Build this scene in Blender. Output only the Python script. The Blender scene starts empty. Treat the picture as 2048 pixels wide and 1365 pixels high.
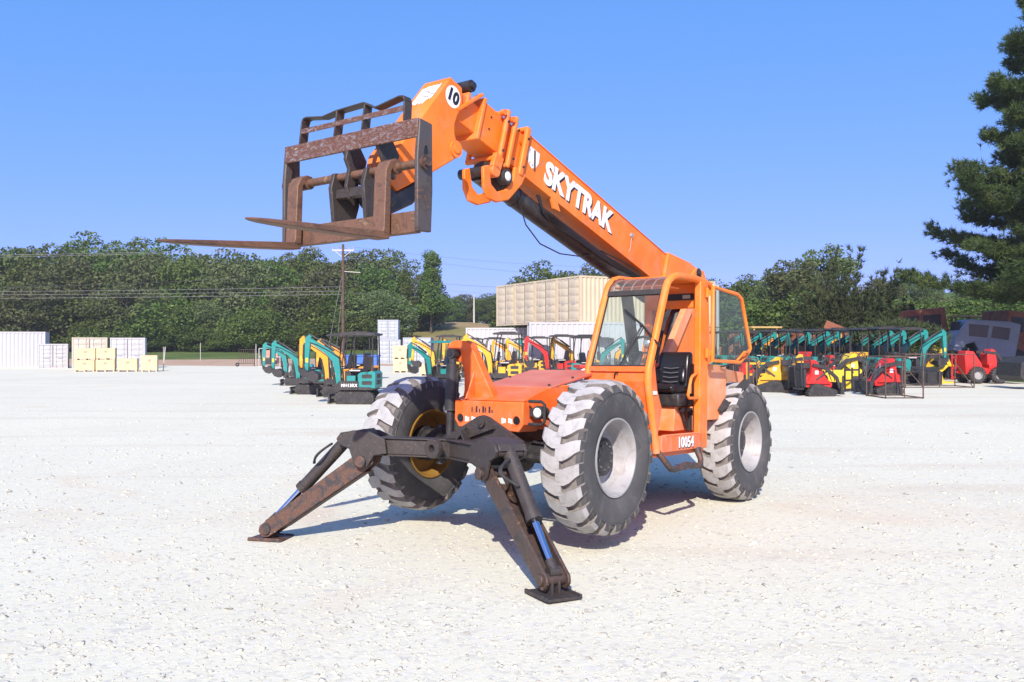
import bpy, math, random
import numpy as np
from mathutils import Vector, Matrix
R = math.radians
random.seed(7); rng = np.random.default_rng(7)
scene = bpy.context.scene
C = scene.collection

# ---------------------------------------------------------------- camera, sky, sun, exposure
cam_d = bpy.data.cameras.new('camera'); cam = bpy.data.objects.new('camera', cam_d); C.objects.link(cam)
cam.location = (0, 0, 1.823); cam.rotation_euler = (R(90.27), 0, 0)
cam_d.sensor_width = 36; cam_d.lens = 1740/2048*36; cam_d.clip_start = .05; cam_d.clip_end = 6000
scene.camera = cam
SUN_EL, SUN_AZ = 35.0, 186.0          # degrees; azimuth of the sun, clockwise from +Y (behind the camera)
world = bpy.data.worlds.new('World'); scene.world = world; world.use_nodes = True
wn = world.node_tree.nodes; bg = wn['Background']
sky = wn.new('ShaderNodeTexSky'); sky.sky_type = 'NISHITA'; sky.sun_disc = False
sky.sun_elevation = R(SUN_EL); sky.sun_rotation = R(SUN_AZ)
sky.altitude = 0; sky.air_density = .3; sky.dust_density = 1.0; sky.ozone_density = 6
wl = world.node_tree.links                                   # camera tone response of the sky, per channel, the same over the whole dome
sep = wn.new('ShaderNodeSeparateColor'); cmb = wn.new('ShaderNodeCombineColor'); wl.new(sky.outputs[0], sep.inputs[0])
for ch, (g, k) in enumerate(((.79, 2.25), (.36, 3.05), (.35, 5.6))):
    p = wn.new('ShaderNodeMath'); p.operation = 'POWER'; p.inputs[1].default_value = g; wl.new(sep.outputs[ch], p.inputs[0])
    q = wn.new('ShaderNodeMath'); q.operation = 'MULTIPLY'; q.inputs[1].default_value = k; wl.new(p.outputs[0], q.inputs[0]); wl.new(q.outputs[0], cmb.inputs[ch])
wl.new(cmb.outputs[0], bg.inputs[0]); bg.inputs[1].default_value = .10
sun_d = bpy.data.lights.new('sun', 'SUN'); sun = bpy.data.objects.new('sun', sun_d); C.objects.link(sun)
sun_d.energy = 5.0; sun_d.angle = R(.55); sun_d.color = (1, .94, .85)
sv = Vector((math.sin(R(SUN_AZ))*math.cos(R(SUN_EL)), math.cos(R(SUN_AZ))*math.cos(R(SUN_EL)), math.sin(R(SUN_EL))))
sun.rotation_euler = sv.to_track_quat('Z', 'Y').to_euler(); sun.location = sv*60
vs = scene.view_settings
vs.view_transform = 'Standard'; vs.look = 'None'; vs.gamma = 1; vs.exposure = .45; vs.use_curve_mapping = False

# ---------------------------------------------------------------- materials
def nodes(name):
    m = bpy.data.materials.new(name); m.use_nodes = True
    nt = m.node_tree; b = nt.nodes['Principled BSDF']
    return m, nt, b
def NN(nt, t, **kw):
    n = nt.nodes.new(t)
    for k, v in kw.items():
        if k in n.inputs: n.inputs[k].default_value = v
        else: setattr(n, k, v)
    return n
def noise_tex(nt, scale, detail=4, rough=.6, vec=None, dist=0):
    n = NN(nt, 'ShaderNodeTexNoise', Scale=scale, Detail=detail, Roughness=rough, Distortion=dist)
    if vec is None:
        tc = NN(nt, 'ShaderNodeTexCoord'); vec = tc.outputs['Object']
    nt.links.new(vec, n.inputs['Vector']); return n.outputs['Fac']
def ramp(nt, fac, stops):
    r = NN(nt, 'ShaderNodeValToRGB'); e = r.color_ramp.elements
    while len(e) < len(stops): e.new(.5)
    for el, (p, c) in zip(e, stops): el.position = p; el.color = (*c, 1) if len(c) == 3 else c
    nt.links.new(fac, r.inputs[0]); return r.outputs['Color']
def mix(nt, fac, a, b):
    n = NN(nt, 'ShaderNodeMix', data_type='RGBA')
    if isinstance(fac, (int, float)): n.inputs[0].default_value = fac
    else: nt.links.new(fac, n.inputs[0])
    for s, v in ((6, a), (7, b)):
        if isinstance(v, tuple): n.inputs[s].default_value = (*v[:3], 1)
        else: nt.links.new(v, n.inputs[s])
    return n.outputs[2]
def bump(nt, b, h, strength=.3, dist=.01):
    n = NN(nt, 'ShaderNodeBump', Strength=strength, Distance=dist)
    nt.links.new(h, n.inputs['Height']); nt.links.new(n.outputs[0], b.inputs['Normal'])
BW = ((0, (0, 0, 0)), (1, (1, 1, 1)))
def paint(name, col, rough=.38, fade=None, dirt=(.22, .19, .15), amt=.35, scale=3.0, chips=None, spec=.5, metal=0, low_dust=False):
    m, nt, b = nodes(name)
    tc = NN(nt, 'ShaderNodeTexCoord').outputs['Object']
    c = mix(nt, ramp(nt, noise_tex(nt, scale, 3, .6, tc), ((.35, (0, 0, 0)), (.75, (1, 1, 1)))), col, fade or tuple(min(1, x*1.12+.01) for x in col))
    d = ramp(nt, noise_tex(nt, scale*2.3, 6, .7, tc, .6), ((.49, (0, 0, 0)), (.72, (amt,)*3)))
    c = mix(nt, d, c, dirt)
    if chips:
        k = ramp(nt, noise_tex(nt, 38, 5, .75, tc), ((.63, (0, 0, 0)), (.67, (1, 1, 1))))
        k2 = ramp(nt, noise_tex(nt, 5, 2, .5, tc), ((.46, (0, 0, 0)), (.60, (1, 1, 1))))
        mm = NN(nt, 'ShaderNodeMath', operation='MULTIPLY'); nt.links.new(k, mm.inputs[0]); nt.links.new(k2, mm.inputs[1])
        c = mix(nt, mm.outputs[0], c, chips)
    if low_dust:       # road dust caked on the lower panels, streaked by rain
        sx = NN(nt, 'ShaderNodeSeparateXYZ'); nt.links.new(tc, sx.inputs[0])
        mr = NN(nt, 'ShaderNodeMapRange'); nt.links.new(sx.outputs[2], mr.inputs[0]); mr.inputs[1].default_value = 1.15; mr.inputs[2].default_value = .62; mr.inputs[3].default_value = 0; mr.inputs[4].default_value = .55
        mp = NN(nt, 'ShaderNodeMapping'); mp.inputs['Scale'].default_value = (9, 9, 1.3); nt.links.new(tc, mp.inputs[0])
        mm = NN(nt, 'ShaderNodeMath', operation='MULTIPLY'); nt.links.new(mr.outputs[0], mm.inputs[0]); nt.links.new(ramp(nt, noise_tex(nt, 1.6, 5, .65, mp.outputs[0]), ((.38, (.1,)*3), (.68, (1, 1, 1)))), mm.inputs[1])
        c = mix(nt, mm.outputs[0], c, (.50, .36, .26))
        stk = ramp(nt, noise_tex(nt, 2.2, 4, .6, mp.outputs[0]), ((.60, (0, 0, 0)), (.74, (.30,)*3)))
        c = mix(nt, stk, c, (.38, .13, .05))
    nt.links.new(c, b.inputs['Base Color']); b.inputs['Metallic'].default_value = metal
    b.inputs['Specular IOR Level'].default_value = spec
    rr = NN(nt, 'ShaderNodeMapRange'); nt.links.new(noise_tex(nt, scale*4, 4, .6, tc), rr.inputs[0])
    rr.inputs[3].default_value = rough-.08; rr.inputs[4].default_value = rough+.22
    nt.links.new(rr.outputs[0], b.inputs['Roughness'])
    bump(nt, b, noise_tex(nt, 14, 3, .5, tc), .06, .01)
    return m
def flat(name, col, rough=.5, metal=0, spec=.5):
    m, nt, b = nodes(name)
    b.inputs['Base Color'].default_value = (*col, 1); b.inputs['Roughness'].default_value = rough
    b.inputs['Metallic'].default_value = metal; b.inputs['Specular IOR Level'].default_value = spec
    return m
def rusty(name, a, b_, c_, scale=6, rough=.62, stretch=(1, 1, 1), t=(.36, .5, .58, .66)):
    m, nt, b = nodes(name)
    tc = NN(nt, 'ShaderNodeTexCoord').outputs['Object']
    mp = NN(nt, 'ShaderNodeMapping'); mp.inputs['Scale'].default_value = stretch; nt.links.new(tc, mp.inputs[0]); v = mp.outputs[0]
    f1 = noise_tex(nt, scale, 8, .72, v, .8)
    c = ramp(nt, f1, ((t[0], a), (t[1], b_), (t[2], tuple(.6*x for x in b_)), (t[3], c_)))
    sp = ramp(nt, noise_tex(nt, 55, 4, .7, v), ((.60, (0, 0, 0)), (.72, (.55,)*3)))
    c = mix(nt, sp, c, (.30, .22, .16))
    nt.links.new(c, b.inputs['Base Color']); b.inputs['Roughness'].default_value = rough
    bump(nt, b, noise_tex(nt, 40, 5, .7, v), .25, .006)
    return m
def glass(name, tint=(.93, .975, .965), alpha=.07, rough=.03):
    m, nt, b = nodes(name)
    out = nt.nodes['Material Output']
    tr = NN(nt, 'ShaderNodeBsdfTransparent'); tr.inputs[0].default_value = (*tint, 1)
    b.inputs['Base Color'].default_value = (.35, .38, .38, 1); b.inputs['Roughness'].default_value = rough
    tc = NN(nt, 'ShaderNodeTexCoord').outputs['Object']
    dust = ramp(nt, noise_tex(nt, 3, 5, .65, tc), ((.35, (alpha*.6,)*3), (.8, (alpha*1.8,)*3)))
    lw = NN(nt, 'ShaderNodeLayerWeight'); pw = NN(nt, 'ShaderNodeMath', operation='POWER'); pw.inputs[1].default_value = 4; nt.links.new(lw.outputs['Facing'], pw.inputs[0])
    fr = NN(nt, 'ShaderNodeMath', operation='MULTIPLY_ADD'); fr.inputs[1].default_value = .5; fr.inputs[2].default_value = .03; nt.links.new(pw.outputs[0], fr.inputs[0])
    mx = NN(nt, 'ShaderNodeMath', operation='MAXIMUM'); nt.links.new(fr.outputs[0], mx.inputs[0]); nt.links.new(dust, mx.inputs[1])
    ms = NN(nt, 'ShaderNodeMixShader'); nt.links.new(mx.outputs[0], ms.inputs[0])
    nt.links.new(tr.outputs[0], ms.inputs[1]); nt.links.new(b.outputs[0], ms.inputs[2]); nt.links.new(ms.outputs[0], out.inputs[0])
    return m
ORANGE = paint('orange_paint', (.83, .166, .011), .40, (.88, .245, .038), (.46, .27, .17), .42, 2.2, (.10, .05, .03), .3, low_dust=True)
ORANGE2 = paint('red_orange_panel_paint', (.78, .118, .011), .42, (.84, .175, .036), (.46, .27, .17), .48, 2.2, (.10, .05, .03), .3, low_dust=True)
FADED = paint('faded_red_paint', (.50, .115, .062), .55, (.58, .19, .125), (.35, .22, .17), .4, 2.5, (.12, .06, .04))
DUSTY = paint('dusty_orange_paint', (.80, .20, .04), .6, (.80, .36, .20), (.55, .42, .33), .5, 2.0)
BLACKP = paint('black_paint', (.016, .016, .018), .42, (.035, .034, .034), (.16, .13, .11), .35, 4, (.16, .09, .05))
RUBBER = paint('black_rubber', (.020, .020, .021), .65, (.035, .034, .033), (.10, .09, .08), .3, 5)
RUST = rusty('rusty_steel', (.034, .031, .031), (.115, .055, .032), (.36, .31, .27), 9, .6, (1, 1, 1), (.42, .54, .60, .72))
RUSTDARK = rusty('dark_worn_steel', (.022, .022, .024), (.045, .036, .031), (.17, .085, .045), 6, .55, t=(.3, .52, .62, .74))
RUSTBAR = rusty('scratched_steel_bar', (.19, .20, .22), (.13, .052, .028), (.36, .28, .20), 15, .5, (1, 1, 2.2), (.36, .49, .56, .68))
FORK = rusty('brown_fork_steel', (.075, .040, .026), (.155, .080, .046), (.26, .165, .105), 4, .6, (.5, 1.5, 1.5))
CHROME = flat('chrome_rod', (.55, .60, .72), .14, 1)
SILVER = paint('silver_rim_paint', (.28, .28, .28), .45, (.35, .345, .34), (.22, .18, .14), .7, 4)
WHITE = flat('white_vinyl', (.80, .80, .79), .5)
BLACKV = flat('black_vinyl', (.012, .012, .013), .45)
LENS = flat('lamp_lens', (.72, .72, .66), .15)
GLASS = glass('cab_glass'); VISOR = glass('tinted_visor', (.62, .55, .52), .16)
SEAT = flat('black_seat_vinyl', (.012, .012, .014), .30)

# ---------------------------------------------------------------- mesh builder
class MB:
    def __init__(s): s.v = []; s.f = []; s.m = []
    def add(s, vs, fs, m=0):
        o = len(s.v); s.v += [tuple(v) for v in vs]; s.f += [tuple(o+i for i in f) for f in fs]; s.m += [m]*len(fs); return s
    def box(s, x0, x1, y0, y1, z0, z1, m=0):
        v = [(x, y, z) for x in (x0, x1) for y in (y0, y1) for z in (z0, z1)]
        return s.add(v, [(0, 1, 3, 2), (4, 6, 7, 5), (0, 4, 5, 1), (2, 3, 7, 6), (0, 2, 6, 4), (1, 5, 7, 3)], m)
    def bar(s, p0, p1, w, h, up=(0, 0, 1), m=0, w1=None, h1=None):
        p0 = Vector(p0); p1 = Vector(p1); d = (p1-p0).normalized(); u = Vector(up)
        sd = d.cross(u)
        if sd.length < 1e-4: sd = d.cross(Vector((1, 0, 0)))
        sd.normalize(); u = sd.cross(d); v = []
        for p, ww, hh in ((p0, w, h), (p1, w1 or w, h1 or h)):
            v += [p-sd*ww/2-u*hh/2, p+sd*ww/2-u*hh/2, p+sd*ww/2+u*hh/2, p-sd*ww/2+u*hh/2]
        return s.add(v, [(3, 2, 1, 0), (4, 5, 6, 7), (0, 1, 5, 4), (1, 2, 6, 5), (2, 3, 7, 6), (3, 0, 4, 7)], m)
    def cyl(s, p0, p1, r0, r1=None, n=16, m=0, caps=True):
        p0 = Vector(p0); p1 = Vector(p1); d = (p1-p0).normalized()
        a = d.cross(Vector((0, 0, 1)))
        if a.length < 1e-3: a = d.cross(Vector((1, 0, 0)))
        a.normalize(); b = d.cross(a); r1 = r0 if r1 is None else r1; v = []
        for p, r in ((p0, r0), (p1, r1)):
            v += [p+(a*math.cos(2*math.pi*i/n)+b*math.sin(2*math.pi*i/n))*r for i in range(n)]
        f = [(i, (i+1) % n, n+(i+1) % n, n+i) for i in range(n)]
        if caps: f += [tuple(range(n-1, -1, -1)), tuple(range(n, 2*n))]
        return s.add(v, f, m)
    def tube(s, pts, r, n=8, m=0, closed=False):
        P = [Vector(p) for p in pts]; k = len(P); v = []; prev = None
        for i, p in enumerate(P):
            a = P[(i+1) % k] if (closed or i < k-1) else P[i]; b = P[i-1] if (closed or i > 0) else P[i]
            d = (a-b).normalized()
            if prev is None:
                u = d.cross(Vector((0, 0, 1)));  u = u if u.length > 1e-3 else d.cross(Vector((0, 1, 0)))
            else: u = prev-d*prev.dot(d)
            u.normalize(); prev = u; w = d.cross(u); rr = r[i] if isinstance(r, (list, tuple)) else r
            v += [p+(u*math.cos(2*math.pi*j/n)+w*math.sin(2*math.pi*j/n))*rr for j in range(n)]
        f = []
        for i in range(k if closed else k-1):
            for j in range(n):
                q = (i+1) % k; f.append((i*n+j, i*n+(j+1) % n, q*n+(j+1) % n, q*n+j))
        if not closed: f += [tuple(range(n-1, -1, -1)), tuple(range((k-1)*n, k*n))]
        return s.add(v, f, m)
    def prism(s, poly, ax, a, b, m=0):
        # poly in the two other axes (order x,y,z without ax)
        n = len(poly); v = []
        for t in (a, b):
            for p, q in poly: v.append({'x': (t, p, q), 'y': (p, t, q), 'z': (p, q, t)}[ax])
        f = [tuple(range(n)), tuple(range(2*n-1, n-1, -1))]+[(i, n+i, n+(i+1) % n, (i+1) % n) for i in range(n)]
        return s.add(v, f, m)
    def lathe(s, prof, org, ax='y', n=32, m=0, closed=False):
        v = []; org = Vector(org); k = len(prof)
        for i in range(n):
            c, t = math.cos(2*math.pi*i/n), math.sin(2*math.pi*i/n)
            for r, h in prof:
                v.append(org+Vector({'y': (r*c, h, r*t), 'z': (r*c, r*t, h), 'x': (h, r*c, r*t)}[ax]))
        f = []
        for i in range(n):
            for j in range(k if closed else k-1):
                q = (i+1) % n; f.append((i*k+j, i*k+(j+1) % k, q*k+(j+1) % k, q*k+j))
        return s.add(v, f, m)
    def ball(s, c, r, n=12, m=0, sq=(1, 1, 1)):
        prof = [(max(1e-4, r*math.sin(math.pi*i/n)), -r*math.cos(math.pi*i/n)) for i in range(n+1)]
        t = MB().lathe(prof, (0, 0, 0), 'z', n*2)
        return s.add([(c[0]+p[0]*sq[0], c[1]+p[1]*sq[1], c[2]+p[2]*sq[2]) for p in t.v], t.f, m)
    def xf(s, M):
        s.v = [tuple(M @ Vector(p)) for p in s.v]; return s
    def mesh(s, name, mats, sharp=35):
        me = bpy.data.meshes.new(name); me.from_pydata(s.v, [], s.f)
        for mt in (mats if isinstance(mats, (list, tuple)) else [mats]): me.materials.append(mt)
        if any(s.m): me.polygons.foreach_set('material_index', s.m)
        bm_fix(me)
        me.polygons.foreach_set('use_smooth', [True]*len(me.polygons)); me.set_sharp_from_angle(angle=R(sharp)); me.update()
        return me
    def build(s, name, mats, parent=None, bevel=0, sharp=35, seg=2):
        o = bpy.data.objects.new(name, s.mesh(name, mats, sharp)); C.objects.link(o)
        if parent: o.parent = parent
        if bevel:
            b = o.modifiers.new('bevel', 'BEVEL'); b.width = bevel; b.segments = seg; b.limit_method = 'ANGLE'; b.angle_limit = R(40)
        return o
import bmesh
def bm_fix(me):
    b = bmesh.new(); b.from_mesh(me); bmesh.ops.recalc_face_normals(b, faces=b.faces); b.to_mesh(me); b.free()
def each(items, name, mats, parent, **kw):
    return [i.build(name, mats, parent, **kw) for i in items]
def thing(name, label, cat, loc=(0, 0, 0), rz=0, group=None):
    o = bpy.data.objects.new(name, None); C.objects.link(o); o.location = loc; o.rotation_euler = (0, 0, rz); o.empty_display_size = .3
    tag(o, label, cat, group); return o
def tag(o, label=None, cat=None, group=None, kind=None):
    for k, v in (('label', label), ('category', cat), ('group', group), ('kind', kind)):
        if v: o[k] = v
    return o
def copy_tree(o, parent=None):
    c = o.copy(); C.objects.link(c); c.parent = parent
    for ch in kids(o): copy_tree(ch, c)
    return c
def kids(o): return [q for q in C.objects if q.parent == o]
def text_mesh(body, name, mat, parent, M, size, bold=.0, ext=.002, shear=0, align='CENTER'):
    cu = bpy.data.curves.new(name, 'FONT'); cu.body = body; cu.size = size; cu.extrude = ext; cu.offset = bold; cu.shear = shear
    cu.align_x = align; cu.align_y = 'CENTER'; cu.resolution_u = 3
    t = bpy.data.objects.new('tmp_text', cu); C.objects.link(t)
    dg = bpy.context.evaluated_depsgraph_get(); dg.update()
    me = bpy.data.meshes.new_from_object(t.evaluated_get(dg)); me.name = name
    C.objects.unlink(t); bpy.data.objects.remove(t)
    me.materials.clear(); me.materials.append(mat); me.transform(M)
    o = bpy.data.objects.new(name, me); C.objects.link(o); o.parent = parent; return o
def frame(o, xa, ya):
    xa = Vector(xa).normalized(); ya = Vector(ya); ya = (ya-xa*ya.dot(xa)).normalized(); za = xa.cross(ya)
    M = Matrix((xa, ya, za)).transposed().to_4x4(); M.translation = Vector(o); return M
# ---------------------------------------------------------------- ground
def grid(name, xs, ys, zf, mat, kind='structure'):
    nx, ny = len(xs), len(ys); v = [(x, y, zf(x, y)) for y in ys for x in xs]
    f = [(j*nx+i, j*nx+i+1, (j+1)*nx+i+1, (j+1)*nx+i) for j in range(ny-1) for i in range(nx-1)]
    me = bpy.data.meshes.new(name); me.from_pydata(v, [], f); me.materials.append(mat)
    me.polygons.foreach_set('use_smooth', [True]*len(f)); me.update()
    o = bpy.data.objects.new(name, me); C.objects.link(o); o['kind'] = kind; return o
def gravel_mat():
    m, nt, b = nodes('white_gravel')
    tc = NN(nt, 'ShaderNodeTexCoord').outputs['Object']
    big = noise_tex(nt, .16, 5, .6, tc, .5)
    c = ramp(nt, big, ((.30, (.600, .584, .458)), (.52, (.638, .622, .488)), (.72, (.666, .644, .500))))
    beige = ramp(nt, noise_tex(nt, .33, 4, .55, tc, 1.0), ((.58, (0, 0, 0)), (.76, (.60, .60, .60))))
    c = mix(nt, beige, c, (.60, .475, .33))
    mp = NN(nt, 'ShaderNodeMapping'); mp.inputs['Scale'].default_value = (.10, .75, 1); mp.inputs['Rotation'].default_value = (0, 0, .25); nt.links.new(tc, mp.inputs[0])
    c = mix(nt, ramp(nt, noise_tex(nt, 1.0, 4, .55, mp.outputs[0]), ((.53, (0, 0, 0)), (.68, (.5,)*3))), c, (.55, .48, .365))
    vo = NN(nt, 'ShaderNodeTexVoronoi', Scale=26, Randomness=1); nt.links.new(tc, vo.inputs['Vector'])
    cell = NN(nt, 'ShaderNodeSeparateColor'); nt.links.new(vo.outputs['Color'], cell.inputs[0])
    c = mix(nt, ramp(nt, cell.outputs[0], ((.0, (0, 0, 0)), (.7, (0, 0, 0)), (1, (.40,)*3))), c, (.36, .355, .35))
    c = mix(nt, ramp(nt, cell.outputs[1], ((.85, (0, 0, 0)), (1, (.5,)*3))), c, (.62, .60, .57))
    fine = noise_tex(nt, 60, 4, .7, tc)
    c = mix(nt, ramp(nt, fine, ((.36, (.16,)*3), (.50, (0, 0, 0)))), c, (.36, .35, .34))
    nt.links.new(c, b.inputs['Base Color']); b.inputs['Roughness'].default_value = .95; b.inputs['Specular IOR Level'].default_value = .15
    ad = NN(nt, 'ShaderNodeMath', operation='ADD'); nt.links.new(fine, ad.inputs[0])
    sm = NN(nt, 'ShaderNodeMath', operation='MULTIPLY'); sm.inputs[1].default_value = -1.1; nt.links.new(vo.outputs['Distance'], sm.inputs[0]); nt.links.new(sm.outputs[0], ad.inputs[1])
    bump(nt, b, ad.outputs[0], .16, .012)
    return m
GRAVEL = gravel_mat()
def soil_mat():
    m, nt, b = nodes('grass_field')
    tc = NN(nt, 'ShaderNodeTexCoord').outputs['Object']
    c = ramp(nt, noise_tex(nt, .12, 6, .65, tc), ((.3, (.060, .105, .026)), (.5, (.10, .145, .040)), (.66, (.15, .155, .055)), (.8, (.22, .18, .09))))
    c = mix(nt, ramp(nt, noise_tex(nt, 2.5, 5, .7, tc), ((.45, (0, 0, 0)), (.7, (.6,)*3))), c, (.05, .085, .022))
    nt.links.new(c, b.inputs['Base Color']); b.inputs['Roughness'].default_value = .95; b.inputs['Specular IOR Level'].default_value = .1
    bump(nt, b, noise_tex(nt, 3, 5, .7, tc), .8, .15)
    return m
FIELD = soil_mat()
DIRT = paint('brown_dirt', (.40, .27, .18), .95, (.48, .36, .26), (.30, .19, .12), .6, .4, spec=.1)
DRYGRASS = paint('dry_hill_grass', (.17, .16, .055), .95, (.34, .22, .115), (.10, .125, .035), .9, .045, spec=.1)
def smooth(a, b, x):
    t = min(1, max(0, (x-a)/(b-a))); return t*t*(3-2*t)
def land(x, y):
    z = -.03+1.45*smooth(88, 135, y)+smooth(135, 420, y)*5
    z += 4.3*smooth(104, 150, y)*math.exp(-((x+9)/17)**2)*(1-.0*smooth(200, 260, y))
    z += 9*smooth(40, 150, y)*smooth(14, 60, x)
    return z
xs = sorted(set([-2500, -1200, -700, -400]+[i*8 for i in range(-38, 39)]+[400, 700, 1200, 2500]))
ys = sorted(set([-300, -100, -40, 0, 40, 60, 70, 76]+[80+i*4 for i in range(40)]+[250, 270, 300, 350, 420, 600, 1000, 2000, 3500]))
grid('ground', xs, ys, land, FIELD)
hx = [-34+i*3 for i in range(16)]; hy = [112+i*3 for i in range(17)]
grid('hill', hx, hy, lambda x, y: land(x, y)+.05*min(1, min(x+34, 11-x, y-112, 160-y)/3)-.02, DRYGRASS)
lx = [-130+i*5 for i in range(43)]
def lot_edge(x): return 77.5+.9*math.sin(x*.31)+.6*math.sin(x*.83+1)-.02*x+smooth(12, 50, x)*-22
v = []; f = []
for i, x in enumerate(lx): v += [(x, -45, 0), (x, lot_edge(x), 0)]
for i in range(len(lx)-1): f.append((2*i, 2*i+2, 2*i+3, 2*i+1))
me = bpy.data.meshes.new('gravel_lot'); me.from_pydata(v, [], f); me.materials.append(GRAVEL); me.update()
lot = bpy.data.objects.new('gravel_lot', me); C.objects.link(lot); lot['kind'] = 'structure'
v = []; f = []
for i, x in enumerate([x for x in lx if x < 12]):
    for y in (lot_edge(x)-2.5, 84, 89, 94, 99+1.2*math.sin(x*.2)): v.append((x, y, max(land(x, y), -.03)+(.026 if y < 84 else .05)))
for i in range(len([x for x in lx if x < 12])-1):
    for j in range(4): f.append((5*i+j, 5*i+5+j, 5*i+6+j, 5*i+1+j))
me = bpy.data.meshes.new('dirt_road'); me.from_pydata(v, [], f); me.materials.append(DIRT); me.update()
o = bpy.data.objects.new('dirt_road', me); C.objects.link(o); o['kind'] = 'structure'
# loose stones: a real layer of small broken rock, denser close by
def stones(n, rmin, rmax, half):
    a = rng.uniform(-half, half, n); u = rng.random(n)
    d = 1/(1/rmin-u*(1/rmin-1/rmax))
    x = np.sin(a)*d; y = np.cos(a)*d
    base = np.array([(-1, -1, -.5), (1, -1, -.5), (1, 1, -.5), (-1, 1, -.5), (-.7, -.6, .6), (.6, -.7, .5), (.7, .6, .7), (-.6, .7, .5)])
    q = np.array([(0, 1, 5, 4), (1, 2, 6, 5), (2, 3, 7, 6), (3, 0, 4, 7), (4, 5, 6, 7)])
    sz = rng.lognormal(-5.0, .50, n)*np.clip(d/6, .8, 2.2)**.5
    sz = np.minimum(sz, .027)
    V = base[None]*(1+rng.uniform(-.45, .45, (n, 8, 3)))
    V = V*sz[:, None, None]*np.stack([rng.uniform(.7, 1.4, n), rng.uniform(.6, 1.2, n), rng.uniform(.45, .95, n)], 1)[:, None]
    th = rng.uniform(0, 6.283, n); tl = rng.uniform(-.5, .5, n)
    ct, st = np.cos(tl)[:, None], np.sin(tl)[:, None]; X, Y, Z = V[..., 0], V[..., 1]*ct-V[..., 2]*st, V[..., 1]*st+V[..., 2]*ct
    c, s = np.cos(th)[:, None], np.sin(th)[:, None]
    V = np.stack([X*c-Y*s+x[:, None], X*s+Y*c+y[:, None], Z+sz[:, None]*.10], 2).reshape(-1, 3)
    F = (q[None]+8*np.arange(n)[:, None, None]).reshape(-1, 4)
    me = bpy.data.meshes.new('loose_stones'); me.vertices.add(len(V)); me.vertices.foreach_set('co', V.ravel())
    me.loops.add(F.size); me.loops.foreach_set('vertex_index', F.ravel()); me.polygons.add(len(F))
    me.polygons.foreach_set('loop_start', np.arange(0, F.size, 4)); me.polygons.foreach_set('loop_total', np.full(len(F), 4))
    me.update(); me.validate(); me.materials.append(STONE)
    o = bpy.data.objects.new('loose_stones', me); C.objects.link(o)
    tag(o, 'loose pale crushed stone scattered over the white gravel lot', 'gravel', kind='stuff'); return o
m, nt, b = nodes('crushed_stone')
tcs = NN(nt, 'ShaderNodeTexCoord').outputs['Object']
nt.links.new(ramp(nt, noise_tex(nt, 23, 1, .5, tcs), ((.30, (.35, .335, .285)), (.5, (.50, .48, .39)), (.7, (.60, .575, .47)))), b.inputs['Base Color'])
b.inputs['Roughness'].default_value = .9; b.inputs['Specular IOR Level'].default_value = .2; STONE = m
stones(34000, 2.6, 34, R(38))
# ---------------------------------------------------------------- telehandler
TA, TT, TRL = .6417, .0423, .0094
def loc2w(x, y, z):
    y, z = y*math.cos(TRL)-z*math.sin(TRL), y*math.sin(TRL)+z*math.cos(TRL)
    x, z = x*math.cos(TT)-z*math.sin(TT), x*math.sin(TT)+z*math.cos(TT)
    return Vector((1.7644-math.sin(TA)*x+math.cos(TA)*y, 10.9192-math.cos(TA)*x-math.sin(TA)*y, z))
TH = thing('telehandler', 'orange telescopic forklift with raised boom, pallet forks and lowered front stabilizers', 'telehandler')
o0 = loc2w(0, 0, 0)
TH.matrix_world = Matrix.Translation(o0) @ Matrix([loc2w(*e)-o0 for e in ((1, 0, 0), (0, 1, 0), (0, 0, 1))]).transposed().to_4x4()
WB, HT, TR_ = 3.124, 1.089, .685
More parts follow.
